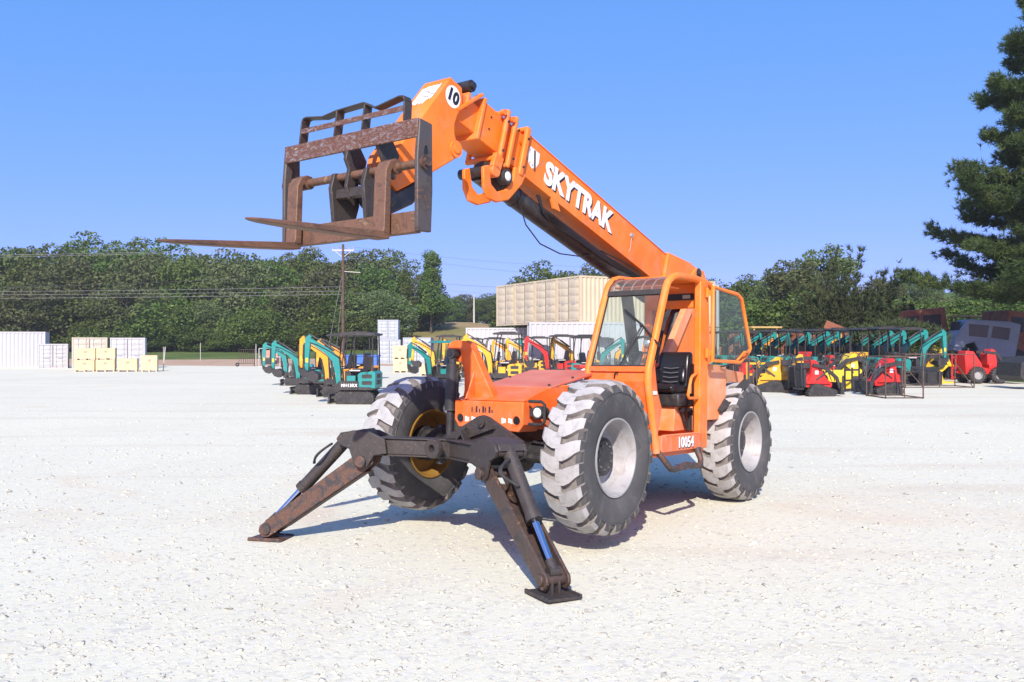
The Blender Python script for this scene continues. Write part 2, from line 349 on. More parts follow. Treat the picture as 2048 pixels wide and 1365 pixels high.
# wheels
TREAD = paint('dusty_tread_rubber', (.36, .357, .348), .85, (.43, .427, .418), (.20, .19, .18), .6, 7, spec=.15)
GROOVE = paint('dirty_groove_rubber', (.17, .155, .14), .9, (.26, .24, .215), (.09, .085, .08), .6, 9, spec=.1)
SIDE = paint('sidewall_rubber', (.058, .058, .058), .62, (.095, .092, .088), (.15, .14, .13), .5, 3, spec=.3)
RIMY = paint('yellow_rim_paint', (.27, .14, .014), .6, (.22, .11, .012), (.12, .09, .06), .6, 4)
def tyre_mesh():
    b = MB()
    prof = [(.335, .155), (.36, .172), (.45, .193), (.55, .198), (.615, .188), (.645, .16), (.652, .10), (.652, 0)]
    prof += [(r, -h) for r, h in prof[-2::-1]]
    b.lathe(prof[:6], (0, 0, 0), 'y', 72, 1); b.lathe(prof[5:10], (0, 0, 0), 'y', 72, 2); b.lathe(prof[9:], (0, 0, 0), 'y', 72, 1)
    b.lathe([(.575, .197), (.580, .203), (.585, .197)], (0, 0, 0), 'y', 72, 1); b.lathe([(.575, -.197), (.580, -.203), (.585, -.197)], (0, 0, 0), 'y', 72, 1)
    N = 21
    st = [(-.022, .000, .074, .688, .648), (.055, .006, .076, .690, .648), (.11, .030, .074, .688, .646), (.165, .062, .060, .676, .635), (.196, .080, .052, .648, .60), (.203, .090, .040, .600, .575)]
    for sd in (1, -1):
        for k in range(N):
            a0 = 2*math.pi*(k+(.5 if sd < 0 else 0))/N+rng.uniform(-.004, .004); v = []
            for y, off, w, ro, ri in st:
                for r, ww in ((ri, w*1.12), (ro, w*.92)):
                    for e in (-1, 1):
                        a = a0+(off+e*ww)/TR_*1.0; v.append((r*math.cos(a), sd*y, r*math.sin(a)))
            fs = []; ms = []
            for i in range(len(st)-1):
                q = i*4; n_ = q+4
                fs += [(q+2, q+3, n_+3, n_+2)]; ms += [0 if i < 4 else 1]
                fs += [(q, q+2, n_+2, n_), (q+1, n_+1, n_+3, q+3)]; ms += [2, 2]
            fs += [(0, 1, 3, 2), (len(v)-4, len(v)-2, len(v)-1, len(v)-3)]; ms += [2, 1]
            o = len(b.v); b.v += v; b.f += [tuple(o+i for i in f) for f in fs]; b.m += ms
    return b.mesh('tyre', [TREAD, SIDE, GROOVE], 30)
def rim_mesh():
    b = MB()
    b.lathe([(.352, .172), (.352, .184), (.338, .184), (.325, .165), (.318, .12), (.296, .085), (.288, .02), (.270, -.015), (.12, -.02)], (0, 0, 0), 'y', 56, 0)
    b.lathe([(.352, -.172), (.352, -.184), (.338, -.184), (.325, -.165), (.318, -.12), (.300, -.085), (.295, -.035), (.12, -.035)], (0, 0, 0), 'y', 56, 1)
    b.lathe([(.315, .10), (.309, .105), (.303, .10)], (0, 0, 0), 'y', 56, 0)
    return b.mesh('rim', [SILVER, RIMY], 40)
def hub_mesh():
    b = MB().cyl((0, -.13, 0), (0, .045, 0), .18, .172, 28).cyl((0, .045, 0), (0, .060, 0), .160, .145, 28)
    for i in range(10): a = i*.628; b.cyl((.115*math.cos(a), .055, .115*math.sin(a)), (.115*math.cos(a), .072, .115*math.sin(a)), .012, None, 6, 1)
    for i in range(8): a = i*.785+.3; b.cyl((.20*math.cos(a), -.022, .20*math.sin(a)), (.20*math.cos(a), .004, .20*math.sin(a)), .016, None, 6, 1)
    return b.mesh('hub', [BLACKP, flat('dull_bolt', (.16, .16, .16), .5, .6)], 40)
tm, rm, hm = tyre_mesh(), rim_mesh(), hub_mesh()
for x, sd, rot in ((WB, 1, .2), (WB, -1, .5), (0, 1, 1.1), (0, -1, 1.7)):
    t = bpy.data.objects.new('tyre', tm); C.objects.link(t); t.parent = TH; t.location = (x, sd*HT, TR_)
    t.rotation_euler = (0, rot, 0 if sd > 0 else math.pi)
    for n_, me in (('rim', rm), ('hub', hm)):
        o = bpy.data.objects.new(n_, me); C.objects.link(o); o.parent = t
# chassis
b = MB().box(-.95, 3.40, -.30, .38, .62, .92).box(.2, 2.4, -.75, .42, .50, .78)
b.build('chassis_frame', BLACKP, TH, .01)
for x in (WB, 0):
    b = MB().cyl((x, -.95, TR_), (x, .95, TR_), .11, None, 20).cyl((x, -.28, TR_), (x, .28, TR_), .2, None, 20).bar((x-.16, 0, TR_+.05), (x+.16, 0, TR_+.05), .5, .2)
    for sd in (-1, 1): b.cyl((x, sd*.72, TR_), (x, sd*.97, TR_), .17, .15, 20).cyl((x, sd*.80, TR_-.2), (x, sd*.80, TR_+.2), .05, None, 12)
    b.cyl((x+.2, -.75, TR_-.03), (x+.2, .75, TR_-.03), .025, None, 10)
    b.build('axle', BLACKP, TH)
# hood
hl, hr = -.30, .51
b = MB()
fz = [(hl, .97), (hl+.05, .90), (hr-.05, .88), (hr, .95), (hr, 1.155), (hl, 1.155)]
b.prism([(y, z) for y, z in fz], 'x', 3.20, 3.50)
b.build('hood_nose', ORANGE2, TH, .012)
b = MB(); prof = [(3.495, 1.158), (3.07, 1.29), (2.95, 1.10), (2.95, .9), (3.3, .9)]
b.prism([(3.498, 1.160), (3.07, 1.293), (2.20, 1.293), (2.20, .90), (3.199, .90), (3.199, 1.16)], 'y', hl+.003, hr-.003)
b.add([(3.3, hr, 1.02), (2.2, hr+.12, .95), (2.2, hr+.12, 1.38), (3.07, hr+.02, 1.285), (3.48, hr, 1.15)], [(0, 1, 2, 3, 4)])
b.build('hood_side', ORANGE2, TH, .008)
b = MB(); b.add([(3.085, hl-.01, 1.293), (3.085, hr+.012, 1.293), (2.2, hr+.03, 1.47), (2.2, hl-.03, 1.47), (3.085, hl-.01, 1.27), (3.085, hr+.012, 1.27), (2.2, hr+.03, 1.44), (2.2, hl-.03, 1.44)],
      [(0, 1, 2, 3), (4, 7, 6, 5), (0, 4, 5, 1), (1, 5, 6, 2), (3, 2, 6, 7), (0, 3, 7, 4)])
b.build('hood_lid', FADED, TH, .006)
each([MB().cyl((x, y, 1.293+(3.085-x)*.2), (x, y, 1.312+(3.085-x)*.2), .013, None, 8) for x, y in ((3.03, .47), (3.03, -.26), (2.65, .49), (2.65, -.28))], 'lid_bolt', BLACKP, TH)
MB().add([(3.34, hr+.004+.004, 1.10), (2.93, hr+.048, 1.16), (2.93, hr+.050, 1.25), (3.30, hr+.010, 1.155)], [(0, 1, 2, 3)]).build('white_stripe', WHITE, TH)
b = MB().bar((2.9, .5, 1.06), (2.2, .62, 1.02), .05, .30); b.build('side_panel', ORANGE2, TH, .01)
for y in (-.225, .44):
    MB().lathe([(.038, 0), (.045, .008), (.05, 0)], (3.5, y, .985), 'x', 20).cyl((3.46, y, .985), (3.5025, y, .985), .038, None, 20, 1).build('tow_hole_dark', [ORANGE2, BLACKV], TH)  # black disc paints the dark inside of the hole, no recess is cut
for y0 in (-.165, .27):
    b = MB()
    for i in range(5):
        if i == 2: continue
        b.box(3.501, 3.5025, y0+i*.026, y0+i*.026+.022, .955+.006*(i % 2), 1.005-.007*(i % 3))
    b.build('torn_decal', WHITE, TH)['kind'] = 'stuff'
b = MB()
for i, (dy, h) in enumerate([(0, .05), (.05, .06), (.09, .035), (.13, .06), (.16, .05), (.205, .06), (.24, .03)]):
    b.box(3.501, 3.502, -.09+dy, -.075+dy+.008*(i % 2), 1.045, 1.045+h)
b.build('worn_stencil', BLACKP, TH)['kind'] = 'stuff'
# headlights
for y in (.655, -.405):
    s_ = 1 if y > 0 else -1
    h = MB().cyl((3.36, y, 1.066), (3.47, y, 1.066), .052, .062, 20).cyl((3.47, y, 1.066), (3.485, y, 1.066), .062, .058, 20).box(3.36, 3.42, min(y, y-s_*.13), max(y, y-s_*.13), 1.03, 1.10).build('headlight', RUBBER, TH)
    MB().ball((3.478, y, 1.066), .048, 10, 0, (.35, 1, 1)).build('lens', LENS, h)
    if y > 0: MB().tube([(3.47, y-.10, 1.165), (3.49, y+.05, 1.165), (3.49, y+.085, 1.14), (3.49, y+.085, .985), (3.49, y+.05, .96), (3.47, y-.10, .96)], .014, 8).build('lamp_guard', RUBBER, h)
# frame-levelling tower and cylinder
b = MB().prism([(-.50, 1.60), (-.505, 1.66), (-.46, 1.715), (-.40, 1.73), (-.26, 1.725), (-.20, 1.69), (-.165, 1.62), (.10, 1.17), (.10, 1.10), (-.30, 1.10), (-.27, 1.25), (-.275, 1.42), (-.30, 1.50), (-.36, 1.54), (-.44, 1.52)], 'x', 3.30, 3.40)
b.add([(3.40, -.155, 1.45), (3.40, -.135, 1.17), (3.52, -.145, 1.165), (3.40, -.135, 1.45), (3.40, -.155, 1.17), (3.52, -.165, 1.165)], [(0, 4, 5), (3, 2, 1), (0, 5, 2, 3), (4, 1, 2, 5), (0, 3, 1, 4)])
b.build('levelling_tower', ORANGE2, TH, .018, seg=3)
b = MB().cyl((3.46, -.385, 1.05), (3.46, -.37, 1.50), .062, None, 18).cyl((3.46, -.37, 1.50), (3.46, -.37, 1.62), .035, None, 14).cyl((3.36, -.37, 1.60), (3.50, -.37, 1.60), .052, None, 18).cyl((3.46, -.39, .72), (3.46, -.385, 1.05), .038, None, 14)
b.cyl((3.49, -.37, 1.60), (3.51, -.37, 1.60), .022, None, 10).bar((3.46, -.31, 1.08), (3.46, -.30, 1.46), .02, .02)
b.build('levelling_cylinder', BLACKP, TH)
# stabilizers
def sw(s, t, z, e=0):        # point in the swept vertical plane of one arm; t = lateral distance, e = offset across the plane
    k = .46; L = math.hypot(1, k); e -= .10
    return Vector((3.95+k*t+e/L, s*(t-e*k/L), z))
def plane_poly(b, s, poly, e0, e1, m=0):
    n = len(poly); v = [sw(s, t, z, e) for e in (e0, e1) for t, z in poly]
    return b.add(v, [tuple(range(n)), tuple(range(2*n-1, n-1, -1))]+[(i, n+i, n+(i+1) % n, (i+1) % n) for i in range(n)], m)
for s in (-1, 1):
    b = MB(); plane_poly(b, s, [(-.12, .66), (.66, .66), (.66, .80), (-.12, .80)], -.085, .085); plane_poly(b, s, [(-.1, .80), (.60, .80), (.60, .813), (-.1, .813)], -.11, .11); plane_poly(b, s, [(-.1, .645), (.66, .645), (.66, .66), (-.1, .66)], -.11, .11)
    for e in (-.145, .115): plane_poly(b, s, [(.50, .67), (.52, .80), (.66, .865), (.80, .87), (.91, .84), (.945, .79), (.92, .74), (.83, .70), (.78, .56), (.72, .53), (.665, .55), (.61, .65)], e, e+.03)
    plane_poly(b, s, [(.62, .80), (.70, .885), (.92, .845), (.95, .79)], -.115, .115)
    arm = b.build('stabilizer_beam', RUSTDARK, TH, .006)
    b = MB(); P0 = (.72, .59); F = (1.54, -.08) if s > 0 else (1.57, -.08); d = Vector((F[0]-P0[0], F[1]-P0[1])).normalized(); nn = Vector((-d.y, d.x))
    def q(a, c): p = Vector(P0)+d*a+nn*c; return (p.x, p.y)
    Lg = math.hypot(F[0]-P0[0], F[1]-P0[1])
    out = [q(-.09, -.03), q(-.06, .06), q(.02, .085), q(Lg*.75, .075), q(Lg+.03, .065), q(Lg+.07, .03), q(Lg+.07, -.035), q(Lg+.03, -.065), q(.1, -.085), q(-.06, -.07)]
    for e in (-.105, .08): plane_poly(b, s, out, e, e+.025)
    plane_poly(b, s, [q(.05, -.095), q(Lg-.12, -.075), q(Lg-.12, -.055), q(.05, -.075)], -.08, .08)
    b.cyl(sw(s, *q(0, 0), -.17), sw(s, *q(0, 0), .17), .038, None, 14).cyl(sw(s, *q(Lg, 0), -.125), sw(s, *q(Lg, 0), .125), .045, None, 16)
    b.cyl(sw(s, *q(0, 0), .17), sw(s, *q(0, 0), .185), .055, .05, 16).cyl(sw(s, *q(0, 0), -.17), sw(s, *q(0, 0), -.185), .055, .05, 16)
    b.build('stabilizer_leg', rusty('leg_steel_near', (.030, .028, .028), (.070, .045, .034), (.20, .105, .06), 5, .5) if s > 0 else RUST, TH, .006)
    ct, cb = Vector((.90, .775)), Vector(q(Lg-.03, .045)); dd = (cb-ct).normalized(); mid = ct+dd*.60*(cb-ct).length
    b = MB().cyl(sw(s, *ct), sw(s, *mid), .058, None, 18).cyl(sw(s, *ct, -.11), sw(s, *ct, .11), .035, None, 12).cyl(sw(s, *(mid-dd*.05)), sw(s, *mid), .066, None, 18)
    cy = b.build('stabilizer_cylinder', RUSTDARK, TH)
    MB().cyl(sw(s, *mid), sw(s, *(cb-dd*.06)), .030, None, 16).build('piston_rod', CHROME, cy)
    MB().cyl(sw(s, *(cb-dd*.09)), sw(s, *cb), .038, .045, 14).cyl(sw(s, *cb, -.05), sw(s, *cb, .05), .04, None, 14).build('rod_end', RUSTDARK, cy)
    for e, r in ((.03, .10), (-.05, .13)):
        pts = []
        for i in range(9):
            a = i/8*math.pi; p = ct+dd*(.10+.24*i/8)+Vector((dd.y, -dd.x))*(-.06); pts.append(sw(s, p.x, p.y, .07+e*.2+math.sin(a)*r))
        MB().tube(pts, .011, 8).build('hydraulic_hose', RUBBER, cy)
    ft = sw(s, *F); zg = -.205 if s > 0 else -.188
    dirx = (sw(s, 1, 0)-sw(s, 0, 0)).normalized(); sx = Vector((0, 0, 1)).cross(dirx)
    b = MB(); c0 = Vector((ft.x, ft.y, zg+.012))
    vv = []
    for zz, kk in ((0, 1), (.022, 1)):
        for a, c in ((-.17, -.14), (.17, -.14), (.17, .14), (-.17, .14)): vv.append(c0+dirx*a+sx*c+Vector((0, 0, zz-.008)))
    b.add(vv, [(3, 2, 1, 0), (4, 5, 6, 7), (0, 1, 5, 4), (1, 2, 6, 5), (2, 3, 7, 6), (3, 0, 4, 7)])
    b.bar(c0-dirx*.16+sx*.14+Vector((0, 0, .01)), c0+dirx*.16+sx*.14+Vector((0, 0, .01)), .02, .03).bar(c0-dirx*.16-sx*.14+Vector((0, 0, .01)), c0+dirx*.16-sx*.14+Vector((0, 0, .01)), .02, .03)
    for e in (-.03, .03): b.bar(c0+sx*e+Vector((0, 0, .01)), ft+sx*e, .02, .09, dirx)
    b.build('stabilizer_foot', RUST if s < 0 else RUSTDARK, TH, .004)
b = MB().prism([(.25, 1.035), (.19, 1.02), (-.22, .80), (-.24, .68), (.70, .70), (.70, .82), (.31, 1.02)], 'x', 3.72, 3.76)
b.box(3.45, 3.95, -.15, .45, .66, .80).cyl((3.755, .25, .965), (3.79, .25, .965), .04, None, 16).cyl((3.755, .25, .965), (3.80, .25, .965), .018, None, 10)
b.bar((3.77, .13, .81), (3.90, .16, .80), .012, .2, (0, -.5, 1)).bar((3.77, .10, .83), (3.79, .40, .93), .05, .025)
b.add([(3.76, .02, .80), (3.76, .06, .93), (3.92, .06, .80), (3.76, .035, .80), (3.76, .075, .93), (3.92, .075, .80)], [(0, 1, 2), (3, 5, 4), (0, 3, 4, 1), (1, 4, 5, 2), (0, 2, 5, 3)])
b.cyl((3.76, .435, .85), (3.762, .435, .85), .03, None, 14)
b.build('stabilizer_bracket', RUSTDARK, TH, .006)
b = MB().lathe([(.035, -.03), (.085, -.03), (.09, 0), (.085, .03), (.035, .03)], (4.10, -.02, .74), 'x', 20, 0, True); b.build('hose_ring', RUSTDARK, TH)
# cab
cy0, cy1 = .45, 1.20
prof = [(2.175, .668), (2.285, 1.06), (2.365, 1.36), (2.350, 1.49), (2.015, 2.281), (1.965, 2.365), (1.87, 2.425), (1.75, 2.452), (1.40, 2.465), (1.12, 2.455)]
for y in (cy0+.035, cy1-.035):
    pts = prof+([(.98, 2.43), (.86, 2.36)] if y > 1 else [(.90, 2.44)])
    MB().tube([(x, y, z) for x, z in pts], .038, 12).build('cab_pillar', ORANGE, TH, sharp=50)
b = MB()
pp = prof[:4]
for (x0, z0), (x1, z1) in zip(pp[:-1], pp[1:]):
    b.add([(x0, cy0+.03, z0), (x0, cy1-.03, z0), (x1, cy1-.03, z1), (x1, cy0+.03, z1)], [(0, 1, 2, 3)])
n0 = len(b.v); b.add([(x-.03, y, z) for x, z in pp for y in (cy0+.03, cy1-.03)], [(0, 1, 3, 2), (2, 3, 5, 4), (4, 5, 7, 6)])
b.bar((2.362, cy0+.02, 1.482), (2.362, cy1-.02, 1.482), .03, .05, (0, 0, 1))
b.build('cab_front_panel', ORANGE2, TH)
each([MB().cyl((2.372, y, 1.47), (2.382, y, 1.47), .009, None, 8) for y in (.55, .68, .95, 1.12)], 'panel_rivet', FADED, TH)
def quadpane(name, mat, pts, th=.006):
    b = MB(); n = (Vector(pts[1])-Vector(pts[0])).cross(Vector(pts[3])-Vector(pts[0])).normalized()*th
    v = [Vector(p) for p in pts]+[Vector(p)+n for p in pts]; k = len(pts)
    b.add(v, [tuple(range(k-1, -1, -1)), tuple(range(k, 2*k))]+[(i, (i+1) % k, k+(i+1) % k, k+i) for i in range(k)]); return b.build(name, mat, TH)
quadpane('windshield', GLASS, [(2.338, cy0+.06, 1.51), (2.338, cy1-.06, 1.51), (2.025, cy1-.06, 2.25), (2.025, cy0+.06, 2.25)])
b = MB()
for y in (cy0+.068, cy1-.068): b.bar((2.35, y, 1.50), (2.025, y, 2.27), .022, .02, (1, 0, .4))
b.bar((2.352, cy0+.06, 1.512), (2.352, cy1-.06, 1.512), .012, .02, (0, 0, 1))
b.bar((2.03, cy0+.04, 2.262), (2.03, cy1-.04, 2.262), .03, .055, (-.4, 0, 1))
b.build('windshield_seal', RUBBER, TH)
vis = [(2.02, 2.285), (1.975, 2.352), (1.905, 2.408), (1.80, 2.442), (1.68, 2.455)]
b = MB()
for (x0, z0), (x1, z1) in zip(vis[:-1], vis[1:]): b.add([(x0, cy0+.06, z0), (x0, cy1-.06, z0), (x1, cy1-.06, z1), (x1, cy0+.06, z1)], [(0, 1, 2, 3)])
b.build('roof_visor', VISOR, TH, sharp=80)
each([MB().tube([(x-.012, cy0+.085+i*.116, z-.012) for x, z in vis], .008, 6) for i in range(6)], 'visor_rib', flat('pale_rib', (.55, .48, .42), .6), TH)
each([MB().tube([(x+.004, y, z+.004) for x, z in vis], .012, 6) for y in (cy0+.062, cy1-.062)], 'visor_seal', RUBBER, TH)
b = MB().box(.92, 1.70, cy0+.03, cy1-.03, 2.435, 2.468); b.box(1.60, 1.93, cy0+.08, cy1-.08, 2.33, 2.345); b.build('cab_roof', ORANGE, TH, .01)
b = MB().box(1.07, 1.265, 1.13, 1.205, .668, 2.45).box(1.06, 1.10, cy0, 1.13, .668, 1.20).box(1.08, 1.13, cy0+.03, 1.13, 2.17, 2.44).box(1.06, 1.12, cy0, cy0+.07, .668, 2.44)
b.build('cab_rear_frame', ORANGE, TH, .012)
MB().box(1.13, 1.15, .76, 1.06, 2.26, 2.33).build('roof_vent', BLACKV, TH); MB().box(1.151, 1.156, .94, 1.03, 2.275, 2.315).build('vent_button', flat('grey_plastic', (.35, .36, .30), .5), TH)
b = MB().box(1.07, 2.14, 1.155, 1.205, .666, .83).box(1.07, 2.17, cy0, 1.16, .62, .68)
b.prism([(2.10, .83), (2.175, .668), (2.285, 1.06), (2.362, 1.36), (2.35, 1.52), (2.20, 1.62), (2.12, 1.28), (2.02, 1.10)], 'y', 1.12, 1.145)
b.build('door_sill', ORANGE2, TH, .008)
MB().box(1.28, 2.05, 1.16, 1.21, .828, .836).build('sill_wear', DUSTY, TH)
b = MB().box(1.07, 2.30, cy0-.005, cy0+.025, .668, 1.46); b.build('cab_side_panel', ORANGE2, TH)
quadpane('side_window', GLASS, [(2.30, cy0+.02, 1.48), (1.1, cy0+.02, 1.48), (1.1, cy0+.02, 2.38), (1.95, cy0+.02, 2.33)])
M = frame((1.60, 1.2075, .745), (-1, 0, 0), (0, 0, 1))
text_mesh('10054', 'model_number_shadow', BLACKV, TH, frame((1.592, 1.2065, .738), (-1, 0, 0), (0, 0, 1)), .15, .009, .0005)
text_mesh('10054', 'model_number', WHITE, TH, M, .15, .004, .001)
# seat and controls
st = MB().prism([(1.05, 1.26), (1.40, 1.23), (1.50, 1.26), (1.52, 1.31), (1.46, 1.345), (1.20, 1.33), (1.08, 1.36)], 'y', .64, 1.00).build('seat', SEAT, TH, .045, seg=4)
b = MB().prism([(1.10, 1.30), (1.20, 1.30), (1.17, 1.50), (1.15, 1.64), (1.10, 1.70), (1.04, 1.69), (1.03, 1.55)], 'y', .65, 1.02); b.build('backrest', SEAT, st, .05, seg=4)
each([MB().prism([(1.18, 1.34), (1.25, 1.36), (1.22, 1.50), (1.16, 1.55)], 'y', y-.035, y+.035) for y in (.665, .975)], 'side_bolster', SEAT, st, bevel=.03, seg=3)
b = MB()
for i in range(4): b.tube([(1.215-i*.008, .74, 1.37+i*.05), (1.222-i*.008, .83, 1.36+i*.05), (1.215-i*.008, .92, 1.37+i*.05)], .005, 6)
b.build('seat_seam', flat('grey_seam', (.12, .12, .12), .5), st)
MB().box(1.02, 1.45, .62, 1.05, 1.10, 1.24).build('seat_base', BLACKP, TH, .02)
b = MB().box(1.10, 1.14, .46, 1.12, .84, 1.10).box(1.12, 1.36, .62, .66, .84, 1.10, ).prism([(1.15, .84), (1.42, .84), (1.40, 1.10), (1.15, 1.10)], 'y', .70, .98); b.build('seat_pedestal', DUSTY, TH, .008)
MB().bar((1.30, 1.02, 1.06), (1.16, 1.02, .84), .035, .035).bar((1.18, 1.05, 1.08), (1.18, 1.05, .84), .035, .035).box(1.14, 1.34, 1.0, 1.06, 1.05, 1.085).build('fold_bracket', BLACKP, TH)
b = MB().tube([(1.83+.06*math.cos(a), .80+.19*math.sin(a), 1.66-.17*math.cos(a)) for a in [i*math.pi/10 for i in range(20)]], .014, 8, 0, True)
b.cyl((1.83, .80, 1.66), (2.12, .80, 1.28), .03, .045, 12).bar((1.83, .62, 1.66), (1.83, .98, 1.66), .025, .02).bar((1.83, .8, 1.66), (1.89, .8, 1.50), .025, .02)
b.build('steering_wheel', RUBBER, TH)
MB().box(2.05, 2.30, .5, 1.1, 1.30, 1.46).build('dashboard', BLACKP, TH, .02)
MB().ball((1.72, .83, 1.765), .055, 10).cyl((1.72, .83, 1.7), (1.78, .83, 1.55), .012, None, 8).build('steering_knob', flat('polished_knob', (.6, .62, .62), .2, .6), TH)
MB().cyl((2.22, .56, 1.56), (2.24, .74, 1.56), .032, None, 14).cyl((2.24, .74, 1.56), (2.245, .78, 1.56), .03, .014, 14).build('water_bottle', glass('bottle_plastic', (.85, .92, .95), .15), TH)
b = MB()
for y, x in ((.55, 1.55), (.58, 1.62), (.60, 1.50)): b.cyl((x, y, 1.2), (x+.02, y, 1.58), .010, None, 8).ball((x+.02, y, 1.6), .026, 8)
b.build('control_lever', RUBBER, TH)
MB().tube([(1.275, 1.17, 1.462), (1.47, 1.21, 1.425), (1.50, 1.21, 1.40), (1.57, 1.21, 1.23), (1.55, 1.21, 1.20), (1.275, 1.18, 1.196)], .016, 8).build('grab_handle', ORANGE, TH, sharp=60)
MB().tube([(2.16, 1.17, .68), (2.11, 1.25, .56), (2.06, 1.265, .51), (1.99, 1.27, .50), (1.72, 1.27, .525), (1.44, 1.27, .50), (1.37, 1.265, .51), (1.335, 1.25, .56), (1.32, 1.20, .67)], [.030, .030, .030, .032, .036, .030, .030, .030, .040], 12).build('cab_step', RUST, TH, sharp=60)
MB().box(2.15, 2.24, 1.15, 1.155, 1.235, 1.27).build('warning_tag', WHITE, TH)
# wiper
b = MB().tube([(2.325, .775, 1.30), (2.37, .80, 1.42), (2.19, 1.00, 1.915)], .010, 6).tube([(2.325, .79, 1.31), (2.36, .825, 1.43), (2.18, 1.015, 1.90)], .006, 6)
b.tube([(2.13, .77, 2.085), (2.19, 1.00, 1.925), (2.29, 1.255, 1.70)], .011, 6).ball((2.20, 1.0, 1.92), .02, 8)
b.build('windshield_wiper', BLACKV, TH)
# open upper door, folded back against the cab side
dp = [(1.085, 1.60), (1.085, 2.395), (.42, 2.375), (.30, 2.335), (.255, 2.26), (.02, 1.775), (.05, 1.74), (.33, 1.60)]
dy = 1.262
dr = MB().tube([(x, dy, z) for x, z in dp], .024, 10, 0, True)
dr = dr.build('cab_door', ORANGE, TH, sharp=60)
b = MB().prism([(x*.97+.015, z*.985+.028) for x, z in dp], 'y', dy-.003, dy+.003); b.build('door_glass', glass('door_pane', (.80, .87, .84), .07), dr)
MB().tube([(.43, dy+.01, 1.62), (.34, dy+.06, 1.72), (.22, dy+.06, 1.72), (.18, dy+.01, 1.68)], .013, 8).build('door_handle', ORANGE, dr, sharp=60)
each([MB().cyl((1.15, 1.225, z-.05), (1.15, 1.225, z+.05), .02, None, 10).bar((1.15, 1.235, z), (1.08, 1.255, z), .06, .015, (0, 1, 0)) for z in (2.33, 1.68)], 'door_hinge', ORANGE, dr)
MB().bar((.98, 1.225, 1.62), (.98, 1.225, 2.36), .07, .02, (0, 1, 0)).build('door_edge_seal', RUBBER, dr)
MB().bar((.62, 1.16, 1.545), (.16, 1.30, 1.62), .016, .016).build('door_stay', BLACKP, dr)
# rear body
b = MB().prism([(-.85, .85), (1.0, .85), (1.0, 1.57), (.30, 1.57), (-.85, 1.50)], 'y', .33, .84); b.box(.42, .995, .84, 1.14, .95, 1.565); b.build('rear_body', DUSTY, TH, .012)
MB().box(.36, .42, 1.0, 1.12, 1.38, 1.44).build('marker_lamp', flat('amber_lens', (.75, .33, .03), .25), TH)
b = MB().box(-.9, .9, -1.0, -.32, .72, 1.30); b.build('engine_cover', ORANGE, TH, .02)
MB().bar((.66, 1.15, 1.05), (.10, 1.27, 1.40), .10, .012, (0, .3, 1)).build('mud_flap', RUBBER, TH)
for y in (-.20, .26):
    MB().prism([(-1.15, .8), (.15, .8), (.0, 1.5), (-.25, 2.25), (-.45, 2.72), (-.62, 2.86), (-.85, 2.84), (-1.0, 2.6)], 'y', y-.025, y+.025).build('boom_tower', ORANGE, TH, .01)
b = MB()
for (p, q, y) in (((.05, 1.05), (-.62, 2.52), .06), ((-.30, 1.35), (-1.12, 2.42), -.02)):
    b.cyl((p[0], y, p[1]), (q[0], y, q[1]), .075, None, 18)
b.cyl((.35, .0, 1.0), (.85, .05, 2.55), .07, None, 18)
b.build('lift_cylinder', BLACKP, TH)
MB().prism([(-.25, 1.0), (.2, 1.0), (-.55, 1.9), (-.9, 2.0)], 'y', .18, .23).bar((.9, .3, .9), (-.35, .3, 2.35), .08, .16).build('tower_brace', DUSTY, TH, .01)
b = MB()
for i in range(4): b.tube([(.9, .28-i*.03, 1.0), (.55, .30-i*.03, 1.5+.05*i), (.2, .25-i*.02, 2.1), (-.2, .2, 2.45)], .013, 6)
b.build('tower_hose', RUBBER, TH)
# boom
BA = R(15.2); bc, bs = math.cos(BA), math.sin(BA)
def Bp(s, d): return (.07+s*bc+d*bs, 2.925+s*bs-d*bc)
def bsec(b, s0, s1, d0, d1, y0, y1, m=0): return b.prism([Bp(s0, d0), Bp(s1, d0), Bp(s1, d1), Bp(s0, d1)], 'y', y0, y1, m)
BY = .05
b = MB(); bsec(b, -1.0, 3.16, 0, .415, BY-.165, BY+.165); bsec(b, -.95, 3.14, -.008, .004, BY-.175, BY+.175)
boom = b.build('boom', ORANGE, TH, .012)
b = MB(); b.prism([(.12, 2.97), (-.50, 2.915), (-.92, 2.80), (-1.02, 2.55), (-.6, 2.45), (.22, 2.66)], 'y', BY-.19, BY+.20); b.build('boom_rear_cover', ORANGE, boom, .01)
MB().cyl((-.68, BY-.22, 2.79), (-.68, BY+.24, 2.79), .07, None, 18).cyl((-.68, BY+.24, 2.79), (-.68, BY+.26, 2.79), .035, None, 12).build('boom_pivot', BLACKP, boom)
for s_, d1, th in ((3.17, .47, .07), (3.375, .49, .05), (3.505, .47, .05)):
    b = MB(); bsec(b, s_-th/2, s_+th/2, -.045, d1, BY+.165, BY+.215); bsec(b, s_-th/2, s_+th/2, -.045, d1, BY-.215, BY-.165)
    bsec(b, s_-th/2, s_+th/2, -.05, 0, BY-.21, BY+.21); bsec(b, s_-th/2, s_+th/2, d1-.05, d1, BY-.21, BY+.21)
    b.build('boom_collar', ORANGE, boom, .02, seg=3)
b = MB(); bsec(b, 3.16, 3.82, .025, .395, BY-.145, BY+.15); bsec(b, 3.79, 3.83, .0, .42, BY-.165, BY+.168); b.build('middle_boom_section', ORANGE, boom, .01)
b = MB(); bsec(b, 3.8, 4.16, .09, .36, BY-.11, BY+.115); bsec(b, 3.98, 4.02, .05, .20, BY-.13, BY+.14); b.build('inner_boom_section', ORANGE, boom, .01)
b = MB().bar((*Bp(3.86, -.01)[:1], BY+.14, Bp(3.86, -.01)[1]), (Bp(4.13, .30)[0], BY+.14, Bp(4.13, .30)[1]), .03, .06, (0, 1, 0)); b.build('hose_guide', ORANGE, boom, .006)
